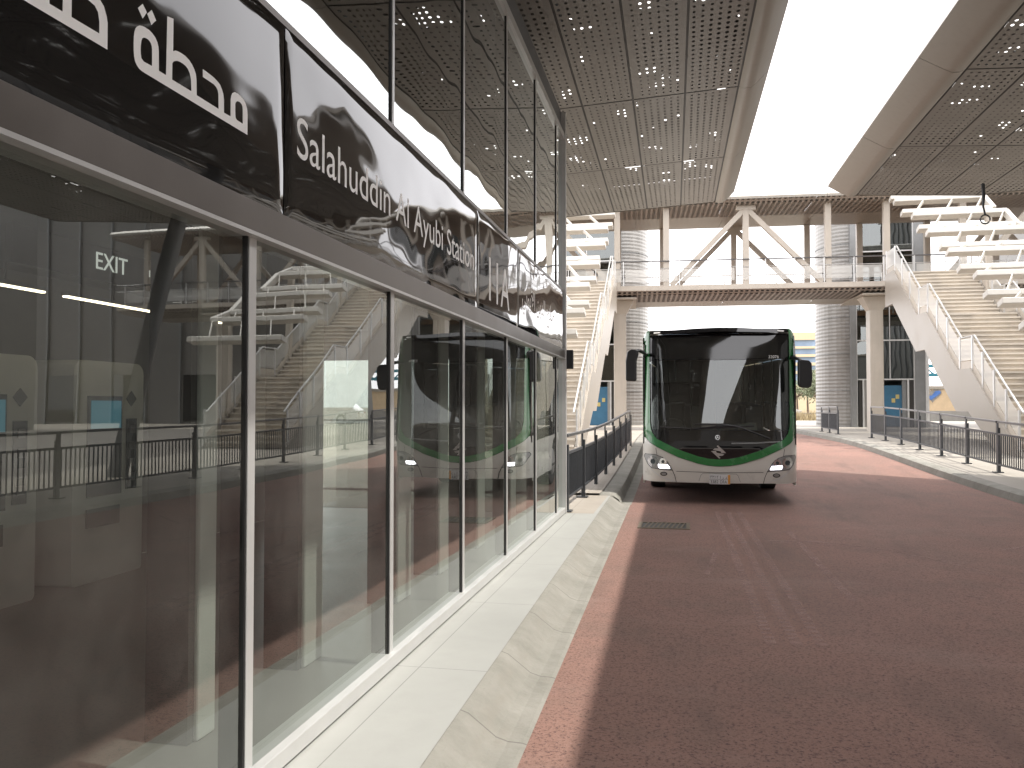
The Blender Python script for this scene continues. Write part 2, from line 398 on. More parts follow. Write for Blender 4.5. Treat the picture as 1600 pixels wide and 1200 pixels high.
def outline_part(name, loops, parent, m, fn, extr):
    """filled outline with holes: loops of 2D points, fn(x,y,t) -> world"""
    vs = []; es = []
    for lp in loops:
        n0 = len(vs); vs += [Vector(p) for p in lp]; es += [(n0 + i, n0 + (i + 1) % len(lp)) for i in range(len(lp))]
    r = geometry.delaunay_2d_cdt(vs, es, [], 0, 1e-4)
    def inside(p):
        c = False
        for lp in loops:
            for i in range(len(lp)):
                a, b = lp[i], lp[(i + 1) % len(lp)]
                if (a[1] > p[1]) != (b[1] > p[1]) and p[0] < (b[0] - a[0]) * (p[1] - a[1]) / (b[1] - a[1]) + a[0]: c = not c
        return c
    V = r[0]; F = [f for f in r[2] if inside(sum((V[i] for i in f), Vector((0, 0))) / len(f))]
    mb = MB(); mb.add([fn(p[0], p[1], extr) for p in V], F)
    for lp in loops:
        k = len(lp)
        mb.add([fn(p[0], p[1], 0) for p in lp] + [fn(p[0], p[1], extr) for p in lp], [(i, (i + 1) % k, k + (i + 1) % k, k + i) for i in range(k)])
    return mb.build(name, m, parent)

# ------------------------------------------------------------------ ground, road, kerbs
def lin(a, b, n): return [a + (b - a) * i / n for i in range(n + 1)]
YS = lin(-30, 13, 12) + lin(14, 32, 18) + [36, 42, 50, 58, 66]
g = MB(); XS = [-400, -60, -20, -8, 0, 6, 12, 30, 80, 400]; GY = [-300, -60] + YS + [120, 300, 900]
g.sweep([(x, 0) for x in XS], GY, lambda x, z, y: (x, y, gz(y) - .03)); struct('ground', g, M['ground'])
g = MB(); g.sweep([(-1.02, 0), (2.5, .0), (5.8, 0)], YS, lambda x, z, y: (x + .29 + sx(y) if x < 0 else x + sx(y) * (1 if x < 3 else 1.3), y, gz(y) + .004)); struct('road', g, M['road'])
# left pavement beside the station, then kerb and gutter
ya = [y for y in YS if y <= 14]
g = MB(); g.sweep([(-1.72, .15), (-1.04, .15)], ya, lambda x, z, y: (x + (sx(y) if x > -1.5 else 0), y, z)); struct('pavement', g, M['pave'])
g = MB(); g.sweep([(-1.04, .148), (-1.0, .135), (-.86, .03), (-.80, .012), (-.73, .010), (-.69, .0)], ya, lambda x, z, y: (x + sx(y), y, z)); struct('kerb', g, M['kerb'])
yb = [y for y in YS if y >= 14]
g = MB()
def kb(x, z, y):
    u = min(1, max(0, (y - 14) / 1.2)); return (x + sx(y) - .0 + (.06 * u if x < -.9 else 0), y, z * (1 + .25 * u) + gz(y))
g.sweep([(-1.25, .15), (-1.08, .15), (-.98, .14), (-.90, .09), (-.86, .0)], yb, kb)
g.sweep([(-.86, .006), (-.69, .006)], yb, lambda x, z, y: (x + sx(y), y, z + gz(y))); struct('kerb', g, M['kerb'], smooth=True)
yl = [11.6, 12.5] + yb
g = MB(); g.sweep([(-1.72, .152), (-1.25 + .04, .152)], [11.6, 13, 14], lambda x, z, y: (x + sx(y) * .2, y, z + gz(y)))
g.sweep([(-9, .15), (-1.21, .15)], yb, lambda x, z, y: (x + sx(y), y, z + gz(y) + .037))
g.sweep([(-9, .15), (-1.72, .15)], [11.6, 13, 14], lambda x, z, y: (x, y, z + gz(y))); struct('pavement', g, M['pave_tan'])
# right pavement and kerb
def rx(y): return sx(y) * 1.3
g = MB(); g.sweep([(5.80, .0), (5.84, .13), (5.89, .155), (6.10, .158)], YS, lambda x, z, y: (x + rx(y), y, z + gz(y))); struct('kerb', g, M['kerb'], smooth=True)
g = MB(); g.sweep([(6.10, .155), (12, .155), (60, .155)], YS, lambda x, z, y: (x + rx(y), y, z + gz(y))); struct('pavement', g, M['plaza'])
# cross road far end
g = MB(); g.box(-60, 60, 58, 66, .38, .415); struct('road', g, M['dark_asphalt'])
g = MB(); g.box(-60, 60, 66.1, 67.4, .3, .56); struct('kerb', g, M['kerb'])
# pale dashed stripes, plus a drawn arc and scratches, on the road surface
def road_marks_mat():
    m, nt, p = newmat('chalky_road_marks'); out = nt.nodes['Material Output']; v = objvec(nt)
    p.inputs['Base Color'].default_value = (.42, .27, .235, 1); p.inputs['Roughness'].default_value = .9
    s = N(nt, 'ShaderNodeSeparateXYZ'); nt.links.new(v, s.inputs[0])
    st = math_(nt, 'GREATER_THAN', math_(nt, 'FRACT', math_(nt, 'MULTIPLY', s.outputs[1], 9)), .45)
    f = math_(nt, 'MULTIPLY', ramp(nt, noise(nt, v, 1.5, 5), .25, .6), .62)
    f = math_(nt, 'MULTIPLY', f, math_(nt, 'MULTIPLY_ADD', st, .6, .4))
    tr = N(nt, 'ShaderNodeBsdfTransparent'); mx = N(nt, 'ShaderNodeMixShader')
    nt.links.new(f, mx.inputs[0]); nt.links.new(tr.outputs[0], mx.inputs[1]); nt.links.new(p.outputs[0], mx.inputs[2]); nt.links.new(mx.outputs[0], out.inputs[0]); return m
M['road_marks'] = road_marks_mat()
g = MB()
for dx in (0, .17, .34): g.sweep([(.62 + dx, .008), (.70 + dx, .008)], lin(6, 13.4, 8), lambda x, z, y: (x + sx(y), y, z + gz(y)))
g.sweep([(1.45, .008), (1.53, .008)], lin(7.5, 11.5, 4), lambda x, z, y: (x + sx(y), y, z))
arc = [onX(0, 0, 1)] and [(1.0, 10.6), (1.6, 10.65), (2.2, 10.3), (2.7, 9.6), (3.0, 8.8), (3.15, 8.2)]
for (a, b), (c, d) in zip(arc, arc[1:]): g.quad((a, b - .04, .008), (c - .0, d - .05, .008), (c, d + .05, .008), (a, b + .04, .008))
for (xa, ya_, xb, yb_, w_) in ((2.6, 6.1, 3.3, 6.25, .05), (1.1, 12.6, 1.5, 12.62, .03), (2.4, 7.9, 2.9, 7.5, .04), (.2, 8.2, .35, 9.6, .06), (3.6, 10.5, 4.4, 11.2, .05)):
    d_ = Vector((yb_ - ya_, xa - xb)).normalized() * w_ / 2
    g.quad((xa - d_.x, ya_ - d_.y, .009), (xb - d_.x, yb_ - d_.y, .009), (xb + d_.x, yb_ + d_.y, .009), (xa + d_.x, ya_ + d_.y, .009))
struct('pale_road_marks', g, M['road_marks'])
# drain grate in the road
t = thing('drain_grate', 'rusty rectangular drain grate set in red road ahead of the bus', 'drain', (-.25, 11.7, .004))
b0 = MB()
x0, x1, y0, y1 = -.62, .08, 11.35, 11.95
for a in ((x0, x1, y0, y0 + .05), (x0, x1, y1 - .05, y1), (x0, x0 + .05, y0 + .05, y1 - .05), (x1 - .05, x1, y0 + .05, y1 - .05)): b0.box(a[0], a[1], a[2], a[3], .003, .014)
M['rust'] = pm('rusty_iron', (.16, .13, .09), .7, .3, var=.3, scale=12)
b0.build('frame', M['rust'], t)
MB().box(x0 + .05, x1 - .05, y0 + .05, y1 - .05, .004, .007).build('pit', M['int_dark'], t)
b0 = MB()
for i in range(9):
    xa = x0 + .08 + i * .062; b0.bar((xa, y0 + .06, .011), (xa + .05, y1 - .06, .011), .022, .006)
b0.build('bars', M['rust'], t)

# ------------------------------------------------------------------ station building
FX = -1.663; PZ = .15
st = thing('station_building', 'glass fronted station building with glossy black sign band, left of the road', 'station', (-3.6, 0, PZ))
Y0, YE = -16.0, 11.55
MUL = [1.37 + 1.6 * k for k in range(-10, 7)]          # mullion stations (last 10.97)
zt0, zt1 = PZ + 2.18, PZ + 2.30; zb1 = PZ + 3.11; zc1 = PZ + 5.28
def mull(y, z0, z1, wd=.055, dp=.05, x=FX):
    m = MB(); m.box(x - .10, x + .008, y - wd / 2, y + wd / 2, z0, z1); o = m.build('mullion', M['alu'], st)
    MB().box(x - .10, x + .004, y - wd / 2 - .012, y - wd / 2 - .0005, z0, z1).build('gasket', M['dark_seal'], o); return o
edges = [Y0] + MUL + [YE]
for y in MUL[3:]: mull(y, PZ + .085, zt0)
for y in MUL[3:]: mull(y, zb1 + .03, zc1, .034, .04)
for a, b in zip(edges[3:], edges[4:]):
    MB().quad((FX - .006, a, PZ + .05), (FX - .006, b, PZ + .05), (FX - .006, b, zt0), (FX - .006, a, zt0)).build('window_pane', M['window'], st)
    MB().quad((FX - .005, a, zb1), (FX - .005, b, zb1), (FX - .005, b, zc1), (FX - .005, a, zc1)).build('clerestory_pane', M['clere'], st)
MB().box(FX - .1, FX + .04, Y0, YE, PZ + .012, PZ + .085).build('sill', M['alu'], st, bevel=.004)
MB().box(FX - .12, FX + .0, Y0, YE, PZ - .02, PZ + .011).build('base_gap', M['dark_seal'], st)
MB().box(FX - .1, FX + .035, Y0, YE, zt0, zt1 - .0).build('transom', M['alu_brown'], st, bevel=.004)
MB().box(FX - .1, FX + .042, Y0, YE - .003, zt0 - .016, zt0 - .001).build('transom_trim', M['alu'], st)
MB().box(FX - .1, FX + .02, Y0, YE, zb1, zb1 + .03).build('sign_cap', M['alu_brown'], st)
MB().box(FX - .1, FX + .03, Y0, YE, zc1, zc1 + .09).build('top_rail', M['alu'], st)
M['dark_soffit'] = pm('dark_grey_fascia', (.10, .105, .11), .4)
MB().box(FX - .3, FX - .02, Y0, YE - .01, zc1 + .09, zc1 + .42).build('fascia', M['dark_soffit'], st)
SEAM = [-16, -9.7, -6.4, -3.1, .0, 3.2, 6.53, 8.22, 11.53]
PANELS = []
for a, b in zip(SEAM, SEAM[1:]):
    m = MB(); ny = max(2, int((b - a) / .12)); nz = 8
    def sp(u, v, a=a, b=b):
        y = a + .006 + (b - a - .012) * u; z = zt1 + .006 + (zb1 - zt1 - .012) * v
        e = min(u * (b - a), (1 - u) * (b - a), v * .8, (1 - v) * .8); k = min(1, e / .05)
        return (FX + .004 + .014 + .005 * math.sin(k * math.pi / 2), y, z)
    us = sorted(set([0, .01, .02, .035] + [i / ny for i in range(ny + 1)] + [.965, .98, .99, 1])); vs_ = [0, .03, .07, .12, .25, .4, .55, .7, .88, .93, .97, 1]
    m.add([sp(u, v) for v in vs_ for u in us], [(j * len(us) + i, j * len(us) + i + 1, (j + 1) * len(us) + i + 1, (j + 1) * len(us) + i) for j in range(len(vs_) - 1) for i in range(len(us) - 1)])
    PANELS.append(m.build('sign_panel', M['sign'], st, smooth=True))
MB().box(FX - .1, FX + .001, Y0, YE, zt1, zb1).build('sign_backing', M['dark_seal'], st)
SX = FX + .0215
# Arabic word "station" and the first letter of the next word, as outlines
A1 = [(1018,1150),(1020,980),(1016,930),(1005,890),(990,855),(965,825),(938,800),(910,785),(890,793),(880,815),(875,850),(875,900),(874,992),(818,960),(818,850),(812,800),(800,760),(785,723),(760,690),(733,662),(700,635),(638,588),(638,655),(700,697),(730,718),(750,740),(765,770),(771,805),(772,928),(586,812),(584,680),(578,630),(565,590),(546,550),(520,510),(490,477),(450,450),(425,437),(405,430),(385,437),(388,160),(335,138),(324,640),(264,603),(263,440),(260,400),(250,360),(232,318),(205,280),(180,255),(150,235),(122,221),(100,217),(80,224),(65,240),(55,268),(50,310),(48,370),(48,430),(52,480),(60,520),(75,555),(95,585),(115,603),(140,620)]
H1 = [(205,563),(205,420),(202,393),(195,370),(184,350),(170,335),(152,324),(135,320),(122,326),(115,345),(110,380),(108,420),(109,460),(114,495),(135,525)]
H2 = [(376,678),(378,540),(386,526),(400,520),(420,519),(440,525),(465,540),(490,560),(510,586),(525,620),(534,655),(538,690),(540,778)]
H3 = [(978,1055),(978,940),(976,912),(968,888),(953,870),(935,862),(922,868),(915,885),(914,930),(915,980),(918,1005),(928,1022)]
D1 = [(85,68),(125,32),(161,106),(125,158)]; D2 = [(163,118),(202,84),(240,175),(200,212)]
f1 = lambda x, y, t: onX(200 + x / 5.455, y / 5.455, SX + t)
outline_part('lettering', [A1, H1, H2, H3], PANELS[4], M['letter'], f1, .002)
outline_part('lettering', [D1], PANELS[4], M['letter'], f1, .002); outline_part('lettering', [D2], PANELS[4], M['letter'], f1, .002)
A2 = [(1168,540),(1170,250),(1160,180),(1130,70),(1090,0),(1040,-60),(980,-100),(880,-125),(784,-110),(784,-250),(690,-300),(680,125),(538,40),(536,-300),(430,-360),(425,-100),(-120,-400),(-120,-225)]
H4 = [(1080,365),(1080,230),(1065,130),(1030,60),(960,0),(880,-35),(800,-30),(780,-10),(778,185)]
f2 = lambda x, y, t: onX(x / 6.957, y / 6.957, SX + t)
outline_part('lettering', [A2, H4], PANELS[4], M['letter'], f2, .002)
word_parts(['Salahuddin', 'Al', 'Ayubi', 'Station'], ' ', PANELS[5], M['letter'], (SX, 3.31, PZ + 2.59), (0, 1, 0), (0, 0, 1), height=.19, width=3.10, extr=.002)
word_parts(['1', '1', 'A'], '', PANELS[6], M['letter'], (SX, 6.95, PZ + 2.42), (0, 1, 0), (0, 0, 1), height=.40, width=.85, extr=.002)
text_part('lettering', '\uFEF2\uFE91\uFEEE\uFEF3\uFEF7\uFE8D \uFEE6\uFEF3\uFEAA\uFEDF\uFE8D \uFEA1\uFEFC\uFEBB', PANELS[7], M['letter'], (SX, 8.45, PZ + 2.58), (0, 1, 0), (0, 0, 1), height=.2, width=2.2, extr=.002)
# end wall, roof, interior
MB().box(-6.0, FX - .11, YE - .06, YE - .03, PZ, zt0).build('end_glazing', M['window'], st)
MB().box(-6.0, FX - .11, YE - .06, YE, zt0, zc1 + .3).build('end_panel', M['dark_soffit'], st)
MB().box(FX - .1, FX + .05, YE, YE + .06, PZ, zc1 + .4).build('corner_post', M['alu'], st, bevel=.006)
MB().box(FX + .0, FX + .14, YE + .06, YE + .13, zt0 - .15, zt0 + .12).build('wall_speaker', M['black_plastic'], st, bevel=.01)
MB().box(-6.0, FX - .31, Y0, YE, zc1 + .1, zc1 + .3).build('roof_slab', M['int_dark'], st)
MB().box(-6.0, FX - .12, Y0, YE - .07, PZ + 2.62, PZ + 2.95).build('ceiling', M['int_dark'], st)
MB().box(-5.6, -5.4, Y0, 10.2, PZ + .01, PZ + 2.62).build('interior_wall', M['int_wall'], st)
MB().box(-6.0, -5.8, Y0, YE, PZ + 2.95, zc1 + .1).build('upper_wall', M['int_dark'], st)
MB().box(-5.4, FX - .12, Y0, YE - .07, PZ - .03, PZ + .008).build('interior_floor', M['int_floor'], st)
for y, wd in ((3.36, .14), (4.42, .24), (6.0, .3), (7.1, .26), (8.5, .3), (10.2, .3)):
    MB().box(-2.35, -2.12, y, y + wd, PZ + .01, PZ + 2.62).build('pillar', M['pillar'], st, bevel=.01)
    MB().box(-2.35, -2.14, y - .05, y - .002, PZ + .01, PZ + 2.62).build('pillar_edge', M['int_dark'], st)

def ticket_machine(y0, label):
    t = thing('ticket_machine', label, 'ticket machine', (-5.15, y0, PZ + .01), group='ticket machines inside the station')
    z = PZ + .01; w_ = .9
    poly = []
    for cx, cy, a0 in ((w_ - .1, 1.78, 0), (.1, 1.78, 90), (.04, .04, 180), (w_ - .04, .04, 270)):
        rr = .1 if cy > 1 else .04
        for k in range(6): a = R(a0 + k * 18); poly.append((cx + rr * math.cos(a), cy + rr * math.sin(a)))
    MB().prism(poly, lambda u, v, t_: (t_, y0 + u, z + v), -5.4, -4.92).build('cabinet', M['machine'], t)
    MB().box(-4.92, -4.914, y0 + .16, y0 + .60, z + .72, z + 1.58).build('glass_front', M['screen_dark'], t)
    MB().box(-4.914, -4.908, y0 + .2, y0 + .62 - .04, z + 1.3, z + 1.54).build('screen', M['screen_blue'], t)
    pn = MB().box(-4.92, -4.905, y0 + .66, y0 + .79, z + .75, z + 1.38).build('control_panel', M['screen_dark'], t)
    for zz in (.82, .95, 1.1, 1.25): MB().box(-4.905, -4.895, y0 + .69, y0 + .76, z + zz, z + zz + .07).build('slot', M['rail_top'], pn)
    MB().box(-4.92, -4.912, y0 + .16, y0 + .58, z + .46, z + .62).build('tray', M['tower_grey'], t)
    lp = [(.655, 1.56), (.725, 1.63), (.795, 1.56), (.725, 1.49)]
    MB().prism(lp, lambda u, v, t_: (t_, y0 + u, z + v), -4.92, -4.912).build('emblem', M['tower_grey'], t)
ticket_machine(4.66, 'white ticket machine behind the glass, nearer one at the left frame edge')
ticket_machine(5.95, 'white ticket machine with blue screen behind the glass, farther one')
t = thing('exit_sign', 'dark hanging board reading EXIT with an arrow, inside the station', 'sign', (-4.0, 5.3, PZ + 2.4))
bd = MB().box(-4.05, -4.0, 4.3, 6.3, PZ + 2.38, PZ + 2.62).build('board', M['int_dark'], t)
M['exit_letter'] = emit('backlit_letters', (.7, .72, .68), .35)
text_part('lettering', 'EXIT', bd, M['exit_letter'], (-3.995, 5.03, PZ + 2.46), (0, 1, 0), (0, 0, 1), height=.125, width=.33)
ar = [(5.62, .06), (5.80, .06), (5.73, -.02), (5.80, -.02), (5.92, .085), (5.80, .19), (5.73, .19), (5.80, .11), (5.62, .11)]
MB().prism(ar, lambda u, v, t_: (t_, u, PZ + 2.43 + v), -4.0, -3.994).build('arrow', M['exit_letter'], bd)
for px0, px1, py0, py1, n in ((-60, 68, 434, 457, 0), (101, 244, 463, 488, 1), (285, 346, 494, 506, 2)):
    a = onX(px0, py0, -4.5); b = onX(px1, py1, -4.5); z = PZ + 2.5
    lab = ['warm strip light on the station ceiling, nearest the left frame edge', 'warm strip light on the station ceiling above the farther ticket machine', 'short warm strip light on the station ceiling, right of the EXIT board'][n]
    t = thing('strip_light', lab, 'light', (-4.5, (a.y + b.y) / 2, a.z), group='strip lights inside the station')
    MB().bar((-4.5, a.y, a.z), (-4.5, b.y, a.z), .035, .012).build('diffuser', M['led'], t)
    MB().bar((-4.5, a.y, a.z + .022), (-4.5, b.y, a.z + .022), .06, .03).build('housing', M['rail_top'], t)
    MB().tube((-4.5, (a.y + b.y) / 2, a.z + .037), (-4.5, (a.y + b.y) / 2, PZ + 2.62), .006).build('hanger', M['int_dark'], t)

# ------------------------------------------------------------------ canopies
def canopy(side, label):
    """side -1: over the station; +1: over the road and right pavement"""
    t = thing('canopy', label, 'canopy', (-3 if side < 0 else 7, 2, 6.5))
    YF = 20.3
    if side < 0:
        xe = lambda y: 1.01 + sx(y); XW = [-.0 - .80 * k for k in range(10)]
        prof = [(.0, -.0), (.07, -.035), (.16, -.03), (.24, .02), (.44, .22), (.40, .30), (.1, .6), (-.06, .625)]
        inx = lambda k, y: xe(y) - .8 * k
        zz = lambda x, y: 6.55 - .053 * (xe(y) - x)
        sg = 1
    else:
        xe = lambda y: 4.21 + sx(y)
        prof = [(.0, -.0), (.08, -.035), (.18, -.03), (.28, .02), (.63, .23), (.60, .31), (.2, .6), (-.06, .625)]
        inx = lambda k, y: xe(y) + .8 * k
        zz = lambda x, y: 6.55 - .053 * (x - xe(y))
        sg = -1
    n = 9 if side < 0 else 9
    rows = [YF - 3.65 * i for i in range(11)]
    def endy(x):   # far end of the right canopy is cut back beyond the pavement
        if side > 0 and x > 6.6: return YF - (x - 6.6) * .62
        return YF
    for i in range(10):
        ya_, yb_ = rows[i + 1], rows[i]
        for k in range(n):
            wv = .8 if side < 0 else .84
            xa, xb = inx(0, 0) , 0
            def pt(kk, y):
                x = (xe(y) - wv * kk) if side < 0 else (xe(y) + wv * kk)
                yy = min(y, endy(x)); return x, yy
            gp = .02
            c = []
            for kk, y in ((k + gp, ya_ + gp), (k + 1 - gp, ya_ + gp), (k + 1 - gp, yb_ - gp), (k + gp, yb_ - gp)):
                x, yy = pt(kk, y); c.append((x, yy, zz(x, yy)))
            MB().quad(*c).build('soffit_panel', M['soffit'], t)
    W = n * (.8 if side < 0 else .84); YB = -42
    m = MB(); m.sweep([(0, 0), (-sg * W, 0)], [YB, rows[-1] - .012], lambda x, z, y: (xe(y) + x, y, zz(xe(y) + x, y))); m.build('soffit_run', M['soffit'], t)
    m = MB(); m.sweep([(sg * (x + .012), z) for x, z in prof], [YB, rows[-1] - .006], lambda x, z, y: (xe(y) + x, y, 6.55 + z)); m.build('nose_run', M['canopy_nose'], t, smooth=True)
    ysr = [YB, rows[-1], 0, 8, 14, YF]
    m = MB()
    xs_ = [0, W * .35, W * .36 + .01, W * .6, W]
    m.sweep([(-sg * x, 0) for x in xs_], ysr, lambda x, z, y: (xe(y) + x, min(y, endy(xe(y) + x)), zz(xe(y) + x, y) + .62 + z)); m.build('roof_sheet', M['roof'], t)
    # sub-frame beams above the sheets
    m = MB()
    for k in range(n + 1):
        wv = W / n
        a = xe(rows[-1]) - sg * wv * k; b = xe(YF) - sg * wv * k
        m.bar((a, rows[-1], zz(a, rows[-1]) + .09), (b, endy(b), zz(b, YF) + .09), .05, .16)
    for r_ in rows:
        a = xe(r_); b = a - sg * W
        if r_ == YF and side > 0:
            m.bar((a, r_ - .03, zz(a, r_) + .08), (6.6, r_ - .03, zz(6.6, r_) + .08), .05, .14); m.bar((6.6, r_ - .03, zz(6.6, r_) + .08), (b, endy(b), zz(b, r_) + .08), .05, .14)
        else: m.bar((a, r_, zz(a, r_) + .08), (b, r_, zz(b, r_) + .08), .05, .14)
    m.build('subframe', M['int_dark'], t)
    nose_ys = rows[::-1]
    for i in range(10):
        m = MB(); ya_, yb_ = nose_ys[i] + .006, nose_ys[i + 1] - .006
        m.sweep([(sg * (x + .012), z) for x, z in prof], [ya_, yb_], lambda x, z, y: (xe(y) + x, y, 6.55 + z)); m.build('nose_panel', M['canopy_nose'], t, smooth=True)
    m = MB(); m.prism([(sg * x, z) for x, z in prof] + [(0, .62)], lambda u, v, tt: (xe(tt) + u, tt, 6.55 + v), YF - .004, YF + .012); m.build('nose_end', M['canopy_nose'], t)
    m = MB()
    xl = [0, W] if side < 0 else [0, 2.6, W]
    for a, b in zip(xl, xl[1:]):
        pa, pb = xe(YF) - sg * a, xe(YF) - sg * b
        m.quad((pa, endy(pa) + .01, zz(pa, YF) - .01), (pb, endy(pb) + .01, zz(pb, YF) - .01), (pb, endy(pb) + .01, zz(pb, YF) + .62), (pa, endy(pa) + .01, zz(pa, YF) + .62))
    m.build('end_fascia', M['canopy_nose'], t)
    m = MB(); pa, pb = xe(rows[-1]) - sg * W, xe(YF) - sg * W
    m.quad((pa, rows[-1], zz(pa, 0) - .02), (pb, endy(pb), zz(pb, 0) - .02), (pb, endy(pb), zz(pb, 0) + .64), (pa, rows[-1], zz(pa, 0) + .64)); m.build('back_fascia', M['canopy_nose'], t)
    cols = ((8.4, 15.5, 7.2), (8.4, 5, 7.2), (8.4, -8, 7.2)) if side > 0 else ((-5.2, 15.6, -5.2),)
    for x, y, x2 in cols:
        MB().tube((x, y, gz(y) + .1), (x2, y + .6, zz(x2, y) + .05), .20, .16, 16).build('raking_column', M['tower_grey'], t, smooth=True)
    return t
canopy(-1, 'perforated metal canopy with rounded edge over the glass station, left of the sky gap')
canopy(1, 'perforated metal canopy with rounded edge over the road, right of the sky gap')
# hanging cable loop
hx = onY(1536, 292, 18.2)
t = thing('hanging_cable', 'black looped cable hanging from the right canopy', 'cable', (hx.x, 18.2, 6.0))
hz = hx.z + .06
MB().path([(hx.x, 18.2, hz), (hx.x + .01, 18.2, hz - .25), (hx.x, 18.21, hz - .45), (hx.x + .03, 18.2, hz - .62)], [.035, .035, .02, .02]).build('cable', M['dark_rail'], t)
MB().path([(hx.x + .03 + .09 * math.sin(a * .449), 18.2, hz - .72 + .09 * math.cos(a * .449)) for a in range(15)], .016).build('loop', M['dark_rail'], t)

# ------------------------------------------------------------------ fences
def fence(label, x_of, ys, group=None, top=1.1):
    y00 = ys[0]; t = thing('railing', label, 'railing', (x_of(y00), y00, gz(y00) + .155), local=True)
    pitch = ys[1] - ys[0]
    p = MB(); p.box(-.012, .012, -.05, .05, .0, top - .01); p.box(-.03, .03, -.03, .03, 0, .5) if False else None
    post = p.build('post', M['dark_rail'], t, bevel=.004)
    q = MB(); q.box(-.09, .09, -.09, .09, 0, .02); q.box(.02, .045, -.04, .04, .0, top - .15); q.build('base_plate', M['dark_rail'], post)
    L = pitch - .12
    m = MB(); m.box(-.02, .02, -L / 2, L / 2, .80, .84); m.box(-.02, .02, -L / 2, L / 2, .16, .195)
    nb = int(L / .105)
    for i in range(nb + 1):
        y = -L / 2 + .02 + (L - .04) * i / nb; m.box(-.009, .009, y - .009, y + .009, .195, .80)
    panel = m.build('panel', M['dark_rail'], t)
    m = MB(); m.box(-.03, .03, -pitch / 2 + .04, pitch / 2 - .04, top - .045, top); rail = m.build('top_rail', M['rail_top'], t, bevel=.004)
    first = True
    b = t.location
    for i, y in enumerate(ys):
        loc = (x_of(y) - b.x, y - b.y, gz(y) + .155 - b.z)
        if i == 0: post.location = loc
        else: part_copy(post, loc)
        if i < len(ys) - 1:
            ym = (y + ys[i + 1]) / 2; sl_ = math.atan((gz(ys[i + 1]) - gz(y)) / pitch); az = -math.atan((x_of(ys[i + 1]) - x_of(y)) / pitch)
            loc = (x_of(ym) - b.x, ym - b.y, (gz(y) + gz(ys[i + 1])) / 2 + .155 - b.z)
            if i == 0: panel.location = rail.location = loc; panel.rotation_euler = rail.rotation_euler = (sl_, 0, az)
            else: part_copy(panel, loc, (sl_, 0, az)); part_copy(rail, loc, (sl_, 0, az))
    return t
fence('dark metal railing beside the left kerb, running behind the bus from the station corner', lambda y: -1.72 + .006 * y, [11.75 + 1.9 * k for k in range(8)])
fence('dark metal railing along the right pavement in front of the stair', lambda y: 6.75 - .0122 * y, [-7.3 + 1.9 * k for k in range(21)])
fence('short dark railing by the corrugated lift tower, at the right kerb', lambda y: 6.35 - .0122 * y, [34.5, 36.3, 38.1])

